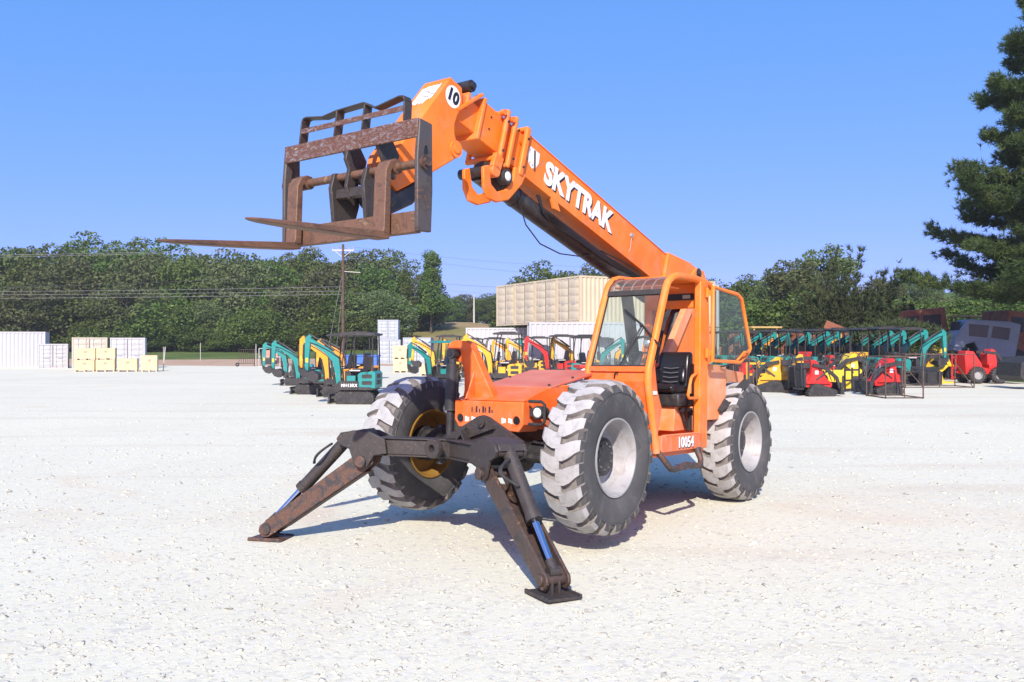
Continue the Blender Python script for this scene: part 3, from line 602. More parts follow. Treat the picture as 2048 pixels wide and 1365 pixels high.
for s_, y in ((3.58, BY+.20), (3.62, BY-.1), (3.44, BY+.2)):
    x, z = Bp(s_, .02); MB().cyl((x, y-.02, z), (x, y+.02, z), .028, None, 12).build('boom_roller', ORANGE, boom)
x, z = Bp(4.0, -.02); b = MB().cyl((x, BY-.10, z), (x, BY+.14, z), .055, None, 18).cyl((x, BY+.14, z), (x, BY+.17, z), .03, None, 12)
b.build('boom_roller', BLACKP, boom)
for k in range(6):
    x, z = Bp(3.17+.205*(k % 3)*.82, .08+.3*(k//3)); MB().cyl((x, BY+.215, z), (x, BY+.228, z), .012, None, 8).build('collar_bolt', BLACKP, boom)
for d in (.12, .24): x, z = Bp(3.68, d); MB().cyl((x, BY+.15, z), (x, BY+.158, z), .010, None, 8).build('collar_bolt', BLACKP, boom)
# bracket and extension cylinder below the boom
for y in (BY-.06, BY+.165):
    MB().prism([(3.15, 3.33), (3.22, 3.22), (3.42, 3.04), (3.60, 2.985), (3.73, 3.00), (3.80, 3.10), (3.81, 3.28), (3.73, 3.31), (3.69, 3.14), (3.60, 3.085), (3.47, 3.13), (3.36, 3.24), (3.33, 3.38)], 'y', y, y+.035).build('cylinder_bracket', ORANGE, boom, .01)
b = MB().cyl((3.60, BY, 3.285), (.30, BY, 2.42), .098, None, 24).cyl((3.62, BY, 3.29), (3.50, BY, 3.258), .11, None, 24).cyl((3.655, BY-.2, 3.28), (3.655, BY+.21, 3.28), .05, None, 16)
b.cyl((3.1, BY, 3.155), (3.06, BY, 3.145), .103, None, 24)
b.build('extension_cylinder', BLACKP, boom)
b = MB().cyl((3.655, BY+.16, 3.265), (3.655, BY+.23, 3.265), .06, None, 18).bar((3.655, BY+.205, 3.28), (3.60, BY+.205, 3.42), .05, .12, (1, 0, 0)); b.build('link_pin', ORANGE, boom, .008)
lp = MB().cyl((3.49, BY+.15, 3.245), (3.49, BY+.235, 3.245), .072, .068, 20).build('boom_lamp', RUBBER, boom); MB().ball((3.49, BY+.235, 3.245), .045, 10, 0, (1, .3, 1)).build('lens', LENS, boom)
MB().tube([(3.156, .14, 3.152), (3.087, .14, 3.041), (2.983, .13, 2.885), (2.72, .12, 2.733), (2.354, .12, 2.678), (1.914, .12, 2.701), (1.55, .13, 2.813), (1.1, .16, 2.738), (.553, .16, 2.645)], .007, 6).build('hanging_cable', BLACKV, boom)
for i in range(4):
    o = .014*i
    MB().tube([(2.86-o, .17, 3.20), (2.80-o, .185, 3.08-o), (2.60, .19-o, 3.02-o), (2.35, .185, 2.965-o*1.5), (2.06, .18, 2.88-o), (1.65, .18, 2.775-o), (.97, .18-o, 2.655-o), (.4, .16, 2.56-o)], .010, 6).build('boom_hose', BLACKV, boom)
x, z = Bp(.95, .12); b = MB().box(x-.02, x+.025, .215, .24, z-.02, z+.02); b.build('cable_clip', SILVER, boom)
MB().tube([(x, .235, z-.01), (x+.03, .235, z-.07), (x+.02, .22, z-.16), (x+.10, .2, z-.27)], .004, 5).build('sensor_wire', flat('pale_wire', (.4, .36, .3), .5), boom)
MB().prism([(2.62, 3.10), (2.50, 3.085), (2.56, 3.18), (2.68, 3.22)], 'y', .19, .215).build('hose_tab', ORANGE, boom)
# lettering on the boom
u_, n_ = Vector((bc, 0, bs)), Vector((-bs, 0, bc))
cx, cz = Bp(2.085, .20)
for nm, mt, off, ox in (('lettering_shadow', BLACKV, .0012, .018), ('lettering', WHITE, .0035, 0)):
    t = text_mesh('SKYTRAK', nm, mt, boom, frame((cx-ox*1.2, BY+.165+off, cz-ox), -u_+n_*.03, n_), .318, .015, .0008)
    w = max(v.co.x for v in t.data.vertices)-min(v.co.x for v in t.data.vertices)
    k = 1.43*bc/w; M0 = frame((cx-ox*1.2, BY+.165+off, cz-ox), -u_+n_*.03, n_)
    t.data.transform(M0 @ Matrix.Diagonal((k, 1.0, 1, 1)) @ M0.inverted())
def disc(c, r, y, n=28, sx=1, sz=1): return [(c[0]+r*sx*math.cos(2*math.pi*i/n), c[1]+r*sz*math.sin(2*math.pi*i/n)) for i in range(n)]
x, z = Bp(2.98, .19)
sh = [(-.085, .10), (.085, .10), (.095, .0), (.06, -.07), (0, -.10), (-.06, -.07), (-.095, 0)]
sh = [Bp(2.98-p, .19-q) for p, q in sh]
dc = MB().prism(sh, 'y', BY+.1655, BY+.1675).build('angle_gauge', WHITE, boom)
p0, p1 = Bp(2.985, .10), (Bp(2.985, .10)[0]-.0, Bp(2.985, .10)[1]-.20)
MB().bar((p0[0], BY+.172, p0[1]), (p1[0], BY+.172, p1[1]), .022, .006, (0, 1, 0)).build('gauge_needle', RUST, dc)
b = MB()
for i in range(7):
    a = R(-60+i*18)-math.pi/2; px, pz = p0[0]+.155*math.cos(a), p0[1]+.155*math.sin(a); b.box(px-.008, px+.006, BY+.1677, BY+.1682, pz-.010, pz+.010)
b.build('gauge_marks', flat('grey_print', (.18, .18, .18), .5), dc)['kind'] = 'stuff'
# boom head
hd = [(4.236, 3.983), (4.076, 3.931), (4.060, 3.75), (4.13, 3.67), (4.165, 3.58), (4.165, 3.50), (4.14, 3.445), (4.095, 3.41), (4.085, 3.34), (4.11, 3.30), (4.453, 3.09), (4.857, 2.862), (4.95, 2.92), (4.897, 3.172), (4.589, 3.548)]
head = MB().prism(hd, 'y', -.105, .205).build('boom_head', ORANGE, TH, .012, seg=3)
MB().cyl((4.155, .2, 3.362), (4.155, .222, 3.362), .075, None, 22).cyl((4.155, .222, 3.362), (4.155, .232, 3.362), .04, None, 16).build('head_pin', ORANGE, head)
b = MB().prism(disc((4.20, 3.815), .098, 0, 32), 'y', .2056, .2068); b.build('number_disc', WHITE, head)
text_mesh('10', 'number_ten', BLACKV, head, frame((4.20, .208, 3.815), (-1, 0, -.34), (-.2, 0, 1)), .155, .008, .0006)
# torn label on the sloping front face of the head
d0, d1 = Vector((4.236, 0, 3.983)), Vector((4.589, 0, 3.548)); fd = (d1-d0); fn = Vector((-fd.z, 0, fd.x)).normalized(); fn = fn if fn.x > 0 else -fn
b = MB(); top = []; bot = []
for i in range(13):
    y = -.055+i*.0175; a = .18+.04*random.random()-.05*(i/12); e = .60+.14*random.random()-.10*(i/12)
    top.append(d0+fd*a+Vector((0, y, 0))+fn*.004); bot.append(d0+fd*e+Vector((0, y, 0))+fn*.004)
b.add(top+bot, [(i, i+1, 14+i, 13+i) for i in range(12)]); lb = b.build('torn_label', WHITE, head)
b = MB()
for i in range(9):
    a = .28+.25*random.random(); y = -.03+.16*random.random(); p = d0+fd*a+Vector((0, y, 0))+fn*.0055
    b.bar(p, p+Vector((0, .02+.03*random.random(), 0))+fd*.02*random.random(), .008, .001, fn)
b.build('label_print', BLACKV, lb)['kind'] = 'stuff'
b = MB().prism([(4.45, 3.08), (4.86, 2.85), (4.98, 2.72), (4.90, 2.66), (4.62, 2.80), (4.40, 3.0)], 'y', -.06, .16).cyl((4.93, -.1, 2.80), (4.93, .21, 2.80), .075, None, 18)
b.build('tilt_link', BLACKP, head, .02)
# fork carriage
cA, cB = -.735, .795
car = MB().box(5.17, 5.235, cA+.03, cB-.03, 2.425, 2.585).build('fork_carriage', FORK, TH, .006)
for y0, y1 in ((cA-.005, cA+.03), (cB-.03, cB+.005)):
    MB().prism([(5.245, 2.43), (5.095, 2.44), (5.09, 2.75), (5.11, 3.25), (5.245, 3.265), (5.262, 2.98), (5.255, 2.75)], 'y', y0, y1).build('carriage_side_plate', rusty('side_plate_steel', (.055, .058, .066), (.075, .060, .050), (.21, .11, .06), 4, .5, (1, 1, 1.2), (.30, .50, .58, .70)), car, .008)
b = MB().box(5.235, 5.258, cA+.01, cB-.01, 3.125, 3.268).box(5.12, 5.24, cA+.03, cB-.03, 3.25, 3.272); b.build('carriage_top_bar', RUSTBAR, car, .006)
b = MB().cyl((5.19, cA-.03, 2.945), (5.19, cB+.03, 2.945), .033, None, 18); b.build('fork_shaft', FORK, car)
for y, s_ in ((cA-.005, -1), (cB+.005, 1)): MB().cyl((5.19, y, 2.945), (5.19, y+s_*.025, 2.945), .055, None, 18).cyl((5.19, y+s_*.025, 2.945), (5.19, y+s_*.045, 2.945), .036, None, 8).build('shaft_collar', RUST, car)
each([MB().prism(disc((5.175, 3.03), .024, 0, 16, .8, 2.0), 'y', y-.002, y+.0015) for y in (cA+.032, cB+.0055)], 'slot_dark_patch', BLACKV, car)  # black ovals on the solid plates, painted for the dark of open slots
b = MB()
for y in (-.13, .235):
    b.prism([(5.235, 2.58), (5.02, 2.58), (4.97, 2.75), (4.99, 2.97), (5.16, 2.985), (5.245, 2.97), (5.275, 2.85)], 'y', y-.02, y+.02)
    b.prism([(5.235, 3.13), (5.12, 3.26), (5.0, 3.1), (5.04, 2.9), (5.12, 2.92)], 'y', y+.09, y+.125)
b.prism([(5.235, 3.13), (5.20, 3.05), (5.16, 2.98), (5.17, 2.85), (5.22, 2.75), (5.26, 2.85), (5.235, 2.99), (5.275, 3.06), (5.26, 3.13)], 'y', .015, .05)
b.box(5.16, 5.23, -.11, .215, 2.765, 2.84)
b.build('carriage_bracket', RUSTDARK, car, .006)
b = MB()
gp = [(-.625, 3.27), (-.60, 3.47), (-.585, 3.50), (-.55, 3.507), (-.345, 3.478), (-.18, 3.50), (.138, 3.510), (.262, 3.448), (.52, 3.490), (.565, 3.485), (.58, 3.45), (.575, 3.27)]
for (y0, z0), (y1, z1) in zip(gp[:-1], gp[1:]): b.bar((5.15, y0, z0), (5.15, y1, z1), .014, .085, (1, 0, 0))
for y in (-.18, .14): b.bar((5.15, y-.02, 3.27), (5.15, y+.01, 3.50), .014, .085, (1, 0, 0))
b.build('load_guard', RUSTDARK, car, .004)
MB().bar((5.185, -.61, 3.395), (5.185, .57, 3.392), .012, .04, (0, 0, 1)).build('load_guard_rail', RUSTBAR, car)
for y, tip in ((-.53, 2.285), (.475, 2.345)):
    b = MB(); w = .062
    side = [(5.315, 2.40), (5.27, 2.385), (5.268, 2.93), (5.225, 2.99), (5.15, 2.985), (5.145, 2.91), (5.225, 2.90)]
    b.prism([(5.262, 2.40), (5.262, 2.90), (5.20, 2.985), (5.165, 2.985), (5.165, 3.0), (5.22, 3.005), (5.28, 2.975), (5.318, 2.90), (5.325, 2.46), (5.345, 2.425)], 'y', y-w, y+w)
    b.cyl((5.19, y-w, 2.945), (5.19, y+w, 2.945), .052, None, 16)
    L = 1.225; v = []
    for t, ww, th in ((0, w, .058), (.35, w, .050), (.75, w*.98, .034), (.90, w*.80, .024), (.97, w*.5, .018), (1.0, w*.22, .012)):
        x = 5.265+L*t; zt = 2.445+(tip-2.40)*t-.028*t; v += [(x, y-ww, zt-th), (x, y+ww, zt-th), (x, y+ww, zt), (x, y-ww, zt)]
    fs = [(3, 2, 1, 0), (20, 21, 22, 23)]
    for i in range(5):
        for j in range(4): fs.append((4*i+j, 4*i+(j+1) % 4, 4*i+4+(j+1) % 4, 4*i+4+j))
    b.add(v, fs); b.build('fork', FORK, car, .006)
# ---------------------------------------------------------------- the yard: excavators, loaders, containers, crates
BLK = paint('machine_black', (.018, .018, .019), .5, (.035, .035, .035), (.14, .12, .10), .3, 5)
TRACKB = paint('track_rubber', (.022, .022, .022), .8, (.05, .048, .045), (.16, .14, .12), .5, 8)
PAINTS = {'teal': paint('teal_paint', (.010, .215, .195), .35, (.013, .25, .225), (.2, .2, .18), .2, 3),
          'orange': paint('amber_paint', (.78, .30, .02), .35, (.84, .36, .03), (.25, .18, .1), .2, 3),
          'yellow': paint('yellow_paint', (.70, .36, .018), .35, (.74, .40, .025), (.3, .22, .1), .2, 3),
          'red': paint('red_paint', (.52, .018, .015), .35, (.57, .030, .022), (.2, .1, .08), .2, 3),
          'lemon': paint('lemon_paint', (.70, .48, .02), .35, (.73, .52, .03), (.3, .24, .1), .2, 3)}
EMESH = {}; ARMREST = flat('pale_armrest', (.42, .42, .40), .5)
def epart(key, b, mats, bevel=0):
    if key not in EMESH: EMESH[key] = b().mesh(key.split('|')[0], mats)
    return EMESH[key]
def link(name, me, parent, loc=(0, 0, 0), rot=(0, 0, 0), sc=(1, 1, 1)):
    o = bpy.data.objects.new(name, me); C.objects.link(o); o.parent = parent; o.location = loc; o.rotation_euler = rot; o.scale = sc; return o
def oblong(l, r, n=8):
    p = [(l/2+r*math.sin(math.pi*i/n), r-r*math.cos(math.pi*i/n)) for i in range(n+1)]
    return p+[(-l/2-r*math.sin(math.pi*i/n), r+r*math.cos(math.pi*i/n)) for i in range(n+1)]
def track_b(l=.86, r=.19, w=.20):
    b = MB(); P = oblong(l, r); b.prism(P, 'y', -w/2, w/2)
    L = len(P)
    per = []; 
    for i in range(L):
        a = Vector(P[i]); c = Vector(P[(i+1) % L]); k = max(1, round((c-a).length/.065))
        for j in range(k): per.append((a+(c-a)*j/k, (c-a).normalized()))
    for p, t in per:
        n = Vector((t.y, -t.x)); q = p+n*.010; b.bar((q.x-t.x*.016, 0, q.y-t.y*.016), (q.x+t.x*.016, 0, q.y+t.y*.016), w, .022, (n.x, 0, n.y))
    return b
def track_in(l=.86, r=.19, w=.20):
    b = MB(); b.prism([(-l/2, .07), (l/2, .07), (l/2+.06, r), (l/2, .30), (-l/2, .30)], 'y', -w/2-.006, w/2+.006)
    for x in (-.28, -.09, .09, .28): b.cyl((x, -w/2-.02, .08), (x, w/2+.02, .08), .05, None, 12)
    return b
def sprocket_b(r=.13, w=.2):
    b = MB().cyl((0, -w/2-.015, 0), (0, w/2+.015, 0), r, None, 16).cyl((0, -w/2-.03, 0), (0, w/2+.03, 0), r*.45, None, 10)
    for i in range(6): a = i*1.047; b.cyl((r*.7*math.cos(a), w/2+.012, r*.7*math.sin(a)), (r*.7*math.cos(a), w/2+.022, r*.7*math.sin(a)), .014, None, 6)
    return b
def arm_poly(b, path, ws, y0, y1, m=0):
    L = []; Rr = []
    for i, p in enumerate(path):
        a = Vector(path[max(0, i-1)]); c = Vector(path[min(len(path)-1, i+1)]); t = (c-a).normalized(); n = Vector((-t.y, t.x))*ws[i]/2
        L.append(Vector(p)+n); Rr.append(Vector(p)-n)
    return b.prism([tuple(q) for q in L+Rr[::-1]], 'y', y0, y1, m)
def excavator(col, label, loc, rz, sc=1, canopy=True, group='mini excavators parked in the yard', canopy_col=None, side_text=None, lower=0):
    pm = PAINTS[col]; t = thing('mini_excavator', label, 'excavator', loc, rz, group); t.scale = (sc, sc, sc)
    for s in (-1, 1):
        tr = link('track', epart('track|', track_b, TRACKB), t, (0, s*.37, 0))
        link('track_frame', epart('track_frame|', track_in, BLK), tr); link('sprocket', epart('sprocket|', sprocket_b, BLK), tr, (-.43, 0, .19)); link('idler_wheel', epart('idler|', lambda: sprocket_b(.11), BLK), tr, (.43, 0, .19))
    link('undercarriage', epart('undercarriage|', lambda: MB().box(-.3, .3, -.3, .3, .16, .34).cyl((0, 0, .3), (0, 0, .44), .26, None, 20).bar((.2, .2, .2), (.78, .3, .2), .06, .08).bar((.2, -.2, .2), (.78, -.3, .2), .06, .08), BLK), t)
    link('dozer_blade', epart('blade|', lambda: MB().prism([(.78, .02), (.84, .02), (.80, .15), (.83, .30), (.77, .30), (.75, .15)], 'y', -.48, .48), BLK), t)
    link('turntable_deck', epart('deck|', lambda: MB().prism([(-.60, -.40), (-.50, -.46), (.35, -.46), (.55, -.15), (.55, .15), (.35, .46), (-.50, .46), (-.60, .40)], 'z', .44, .53).box(-.15, .36, .30, .455, .53, .70).box(-.15, .36, -.455, -.30, .53, .70), BLK), t)
    cw = link('engine_cowl', epart('cowl|'+col, lambda: MB().prism([(-.66, .50), (-.12, .50), (-.12, .92), (-.20, .98), (-.60, 1.02), (-.67, .95)], 'y', -.44, .44).box(-.05, .22, .28, .47, .53, .88), pm), t)
    link('cowl_vent', epart('vent|', lambda: MB().box(-.672, -.664, -.22, .22, .80, .93).box(-.672, -.664, -.22, .22, .60, .74), BLK), cw)
    for z in (.86, .66): link('side_vent', epart('svent|', lambda: MB().prism([(-.14, -.06), (.14, -.06), (.16, -.04), (.16, .04), (.14, .06), (-.14, .06), (-.16, .04), (-.16, -.04)], 'y', 0, .004), BLK), cw, (-.40, .441, z))
    for s in (-1, 1): link('side_skirt', epart('skirt|', lambda: MB().box(-.12, .45, -.0065, .0065, .46, .64), BLK), t, (0, s*.4685, 0))
    st = link('seat', epart('seat|', lambda: MB().prism([(-.30, .98), (.10, .98), (.14, 1.04), (.10, 1.09), (-.22, 1.08), (-.28, 1.45), (-.34, 1.50), (-.40, 1.46), (-.38, 1.05)], 'y', -.22, .22), SEAT), t)
    link('seat_base', epart('seatbase|', lambda: MB().box(-.32, .08, -.20, .20, .80, .99), BLK), st)
    lv = link('control_console', epart('lever|', lambda: MB().box(.14, .26, -.36, .36, .95, 1.00).cyl((.20, .2, .98), (.24, .22, 1.26), .012, None, 6).cyl((.20, -.2, .98), (.24, -.22, 1.26), .012, None, 6).ball((.24, .22, 1.27), .028, 6).ball((.24, -.22, 1.27), .028, 6).box(.10, .30, .30, .42, .70, .96).box(.10, .30, -.42, -.30, .70, .96).tube([(.35, -.3, .55), (.38, -.3, 1.02), (.38, .3, 1.02), (.35, .3, .55)], .014, 6), BLK), t)
    for s in (-1, 1): link('arm_rest', epart('armrest|', lambda: MB().box(-.18, .16, -.05, .05, 1.02, 1.06), ARMREST), st, (0, s*.35, 0))
    if canopy:
        r = link('canopy', epart('canopy|'+(canopy_col or ''), lambda: MB().prism([(-.68, 2.14), (-.66, 2.18), (-.45, 2.215), (.15, 2.225), (.40, 2.20), (.46, 2.15), (.44, 2.13), (-.60, 2.12)], 'y', -.50, .50).box(-.35, .2, -.3, .3, 2.22, 2.245), BLK if not canopy_col else PAINTS[canopy_col]), t)
        pst = epart('post|', lambda: MB().tube([(0, 0, .55), (0, 0, 1.4), (.015, 0, 2.13)], .024, 8), BLK)
        for s in (-1, 1):
            link('canopy_post', pst, r, (-.58, s*.40, .4), (0, 0, 0), (1, 1, .815)); link('canopy_post', epart('post2|', lambda: MB().tube([(.34, 0, .60), (.38, 0, 1.2), (.30, 0, 1.95), (.24, 0, 2.13)], .022, 8), BLK), r, (0, s*.42, 0))
    el, pk, sb = (.62, 1.42), (1.60, 2.02-lower), (1.63, 1.02-lower)
    bo = link('boom', epart('boom|'+col+str(lower), lambda: arm_poly(MB(), [(.60, .52), (.63, .95), (.70, 1.36), (.95, 1.62-lower*.3), (1.58, 2.0-lower)], [.15, .17, .23, .19, .125], -.06, .06), pm), t)
    link('boom_cylinder', epart('boomcyl|'+str(lower), lambda: MB().cyl((.74, 0, .62), (.82, 0, 1.15), .045, None, 10).cyl((.82, 0, 1.15), (.88, 0, 1.50), .022, None, 8).cyl((.76, 0, 1.66), (1.2, 0, 1.965-lower*.6), .042, None, 10).cyl((1.2, 0, 1.965-lower*.6), (1.56, 0, 2.17-lower), .022, None, 8), BLK), bo)
    for s in (-1, 1): link('boom_hose', epart('bhose|'+str(lower), lambda: MB().tube([(.52, 0, .62), (.50, 0, 1.0), (.58, 0, 1.42), (.90, 0, 1.64-lower*.3), (1.30, 0, 1.84-lower*.7), (1.52, 0, 1.90-lower)], .014, 5), BLACKV), bo, (0, s*.075, 0))
    link('swing_post', epart('swing|', lambda: MB().box(.48, .72, -.11, .11, .36, .62).cyl((.60, 0, .34), (.60, 0, .66), .07, None, 12), BLK), bo)
    b = link('stick', epart('stick|'+col+str(lower), lambda: arm_poly(MB(), [(1.52, 2.13-lower), (1.60, 2.02-lower), (1.63, 1.50-lower), (1.64, 1.02-lower)], [.09, .18, .145, .095], -.05, .05), pm), t)
    link('bucket_cylinder', epart('bcyl|'+str(lower), lambda: MB().cyl((1.74, 0, 1.85-lower), (1.76, 0, 1.40-lower), .034, None, 10).cyl((1.76, 0, 1.40-lower), (1.74, 0, 1.12-lower), .017, None, 8).bar((1.74, 0, 1.12-lower), (1.64, 0, 1.05-lower), .08, .03), BLK), b)
    link('bucket', epart('bucket|'+str(lower), lambda: MB().prism([(1.70, 1.10-lower), (1.60, .98-lower), (1.38, 1.02-lower), (1.22, .90-lower), (1.24, .74-lower), (1.38, .66-lower), (1.55, .72-lower), (1.68, .90-lower)], 'y', -.17, .17), BLK), b)
    for s in (-1, 1): link('boom_label', epart('blabel|'+str(lower), lambda: MB().box(1.59, 1.67, -.001, .001, 1.28-lower, 1.42-lower), PAINTS['lemon']), b, (0, s*.052, 0))
    text_mesh('CE', 'ce_mark', BLACKV, cw, frame((-.40, .4415, .955), (-1, 0, 0), (0, 0, 1)), .085, .002, .0005)
    if side_text:
        p = link('name_panel', MB().box(-.12, .46, .476, .490, .44, .72).mesh('name_panel', BLK), t)
        text_mesh(side_text, 'name_lettering', WHITE, p, frame((.14, .4915, .58), (-1, 0, 0), (0, 0, 1)), .135, .002, .0006)
    return t
PI = math.pi
def at(px, Y): return (px-1024)/1740*Y
# left group (machines face left, their left side to the camera)
excavator('teal', 'teal mini excavator lettered MH13RX with black canopy and seat', (at(716, 27.2), 27.2, 0), PI-.10, 1.0, side_text='MH13RX')
excavator('teal', 'teal mini excavator with raised arm behind the amber one, black tracks', (at(627, 32.5), 32.5, 0), PI-.05, .93, canopy=False)
excavator('orange', 'amber mini excavator between the teal ones', (at(688, 30.6), 30.6, 0), PI-.25, 1.0, canopy=True)
excavator('orange', 'amber mini excavator with lowered arm under a black canopy', (at(718, 33.5), 33.5, 0), PI-.2, 1.02, canopy=True, lower=.12)
excavator('teal', 'teal mini excavator at the far end of the row beside the wrapped crate', (at(598, 39.5), 39.5, 0), PI+.1, .95, canopy=False, lower=.1)
# centre group
CG = 'mini excavators behind the telehandler'
for px, Y, col, rz, sc, cc, lab in ((1012, 36, 'yellow', PI-.15, 1.06, None, 'yellow mini excavator with CE mark on its rear cowl, behind the hood'),
        (893, 43, 'yellow', PI-.1, 1.04, None, 'yellow mini excavator with its bucket over a wooden crate'), (882, 38, 'teal', PI+.5, .9, 'teal', 'teal mini excavator under a teal canopy'),
        (985, 46, 'yellow', PI+.1, 1.0, None, 'yellow mini excavator in the second row behind the hood'), (1075, 46, 'yellow', PI-.2, 1.02, None, 'yellow mini excavator standing before the white container'),
        (1120, 43, 'red', PI+.15, 1.05, None, 'red mini excavator with raised red arm by the teal one'), (1168, 44, 'yellow', PI+.3, 1.05, None, 'yellow mini excavator between the red one and the amber one'),
        (1178, 39, 'teal', -.5, 1.0, None, 'teal mini excavator beside the white and red machine'), (1095, 50, 'teal', PI, 1.0, None, 'teal mini excavator far back under a black canopy'),
        (945, 49, 'orange', PI, 1.0, None, 'amber mini excavator at the back under a black canopy'), (1040, 52, 'orange', PI+.1, 1.0, None, 'amber mini excavator far back between yellow ones'),
        (1210, 47, 'orange', -.3, 1.0, None, 'amber mini excavator beside the teal one near the white corrugated container')):
    excavator(col, lab, (at(px, Y), Y, 0), rz, sc, True, CG, cc)
# right row, side by side, facing right
for i in range(13):
    k = i/12; Y = 53-12*k; px = 1424+384*k+6*math.sin(i*1.7)
    excavator('teal', 'teal mini excavator in the long row under black canopies' if 0 < i < 12 else ('teal mini excavator at the end of the long row nearest the truck cab' if i else 'teal mini excavator at the end of the long row nearest the old yellow forklift'), (at(px, Y), Y, 0), .16+.05*math.sin(i*2.1), 1.19+.012*(i % 3), True, 'teal mini excavators parked side by side')
for i in range(4):
    excavator(['orange', 'red', 'orange', 'yellow'][i], 'amber mini excavator in the rank behind the teal row' if i in (0, 2) else ('red' if i == 1 else 'yellow')+' mini excavator in the rank behind the teal row', (at(1500+i*62, 57-1.5*i), 57-1.5*i, 0), .2, 1.2, True, 'amber mini excavators behind the teal row' if i in (0, 2) else None)
# compact track loaders
def loader(col, label, loc, rz, sc=1, arms_up=0):
    pm = PAINTS[col]; t = thing('compact_track_loader', label, 'track loader', loc, rz, 'compact track loaders'); t.scale = (sc,)*3
    def trk():
        b = MB(); P = [(-.52, .10), (-.44, .02), (.42, .02), (.52, .10), (.50, .20), (-.10, .40), (-.24, .42), (-.36, .36)]; b.prism(P, 'y', -.10, .10); L = len(P)
        for i in range(L):
            a = Vector(P[i]); c = Vector(P[(i+1) % L]); k = max(1, round((c-a).length/.06)); tt = (c-a).normalized(); n = Vector((tt.y, -tt.x))
            for j in range(k):
                q = a+(c-a)*(j+.5)/k+n*.008; b.bar((q.x-tt.x*.014, 0, q.y-tt.y*.014), (q.x+tt.x*.014, 0, q.y+tt.y*.014), .2, .02, (n.x, 0, n.y))
        return b
    for s in (-1, 1):
        tr = link('track', epart('ltrack|', trk, TRACKB), t, (0, s*.36, 0)); link('track_frame', epart('ltf|', lambda: MB().prism([(-.42, .08), (.42, .08), (.40, .16), (-.18, .32), (-.34, .28)], 'y', -.107, .107).box(-.36, .36, -.112, .112, .09, .15), BLK), tr)
        link('sprocket', epart('lspr|', lambda: sprocket_b(.09, .2), BLK), tr, (-.22, 0, .28))
    link('body', epart('lbody|'+col, lambda: MB().prism([(-.55, .30), (.42, .30), (.45, .42), (.22, .62), (-.05, 1.12), (-.16, 1.22), (-.30, 1.20), (-.34, .75), (-.55, .60)], 'y', -.25, .25).prism([(-.50, .42), (.36, .42), (.0, .62), (-.10, .95), (-.20, 1.10), (-.30, 1.05), (-.34, .70)], 'y', -.31, .31), pm), t)
    link('decal', epart('ldec|', lambda: MB().box(-.20, -.08, .311, .313, .74, .86).box(-.20, -.08, -.313, -.311, .74, .86), WHITE), t)
    link('control_panel', epart('lpan|', lambda: MB().box(-.62, -.34, -.26, .26, .95, 1.12).tube([(-.62, -.2, 1.12), (-.66, -.2, 1.24), (-.66, .2, 1.24), (-.62, .2, 1.12)], .015, 6).box(-.72, -.56, -.24, .24, .22, .28).box(-.58, -.50, -.28, .28, .3, .9), BLK), t)
    for s in (-1, 1): link('lift_arm', epart('larm|'+str(arms_up), lambda: arm_poly(MB(), [(-.30, 1.06), (.10, .98), (.55, .62+arms_up), (.66, .25+arms_up)], [.10, .12, .11, .09], -.03, .03), BLK), t, (0, s*.36, 0))
    for s in (-1, 1): link('lift_cylinder', epart('lcyl|', lambda: MB().cyl((-.15, 0, .55), (.25, .02, .85), .03, None, 8), BLK), t, (0, s*.31, 0)); link('grab_bar', epart('lgrab|', lambda: MB().tube([(-.62, 0, .3), (-.66, 0, 1.15), (-.5, 0, 1.28), (-.34, 0, 1.2)], .014, 6), BLK), t, (0, s*.24, 0))
    link('engine', epart('leng|', lambda: MB().box(-.10, .22, -.16, .16, .62, .86).cyl((.06, -.17, .78), (.06, .17, .78), .09, None, 12).cyl((.15, .1, .85), (.15, .1, 1.05), .03, None, 8).box(-.02, .10, -.10, .10, .86, .95), flat('grey_engine', (.22, .22, .22), .45, .4) if 'leng|' not in EMESH else None), t)
    link('attachment_plate', epart('lplate|'+str(arms_up), lambda: MB().prism([(.64, .06+arms_up), (.80, .06+arms_up), (.74, .20+arms_up), (.76, .46+arms_up), (.66, .46+arms_up)], 'y', -.45, .45), BLK), t)
    link('hydraulic_hose', epart('lhose|', lambda: MB().tube([(-.1, .2, 1.1), (.25, .25, 1.2), (.5, .2, .9), (.62, .1, .5)], .016, 6).tube([(-.1, -.2, 1.1), (.22, -.25, 1.25), (.48, -.2, .95), (.62, -.1, .5)], .016, 6), BLK), t)
    return t
def gat(px, py): Y = 1740*1.823/(py-690.7); return (at(px, Y), Y, 0)
loader('red', 'red compact track loader with black lift arms beside the rack', gat(1632, 792), .15, 1.06)
loader('red', 'red compact track loader inside the angle-iron rack', gat(1764, 789), PI+.2, 1.10)
loader('yellow', 'yellow compact track loader beside the rear wheel of the telehandler', gat(1545, 784), PI-.5, 1.12)
loader('lemon', 'lemon yellow compact track loader with dark rounded hood by the rusty rack', gat(1882, 757), -1.25, 1.48)
loader('yellow', 'yellow compact track loader partly behind the red ones', gat(1706, 770), .2, 1.15)
loader('red', 'red compact track loader behind the yellow one', gat(1668, 765), .1, 1.1)
loader('yellow', 'yellow compact track loader behind the rack and red loader', gat(1800, 764), .4, 1.15)
loader('yellow', 'yellow compact track loader tucked between the red loader and the teal row', gat(1590, 768), PI-.3, 1.15)
loader('lemon', 'lemon yellow compact track loader behind the first red loader', gat(1690, 776), PI+.1, 1.2)
loader('red', 'red compact track loader among the yellow ones near the cedar', gat(1735, 762), -.2, 1.15)
loader('orange', 'amber compact track loader beside the rack of the red loader', gat(1842, 762), 2.6, 1.2)
loader('red', 'red compact track loader behind the rear tyre of the telehandler', gat(1492, 770), .3, 1.1)
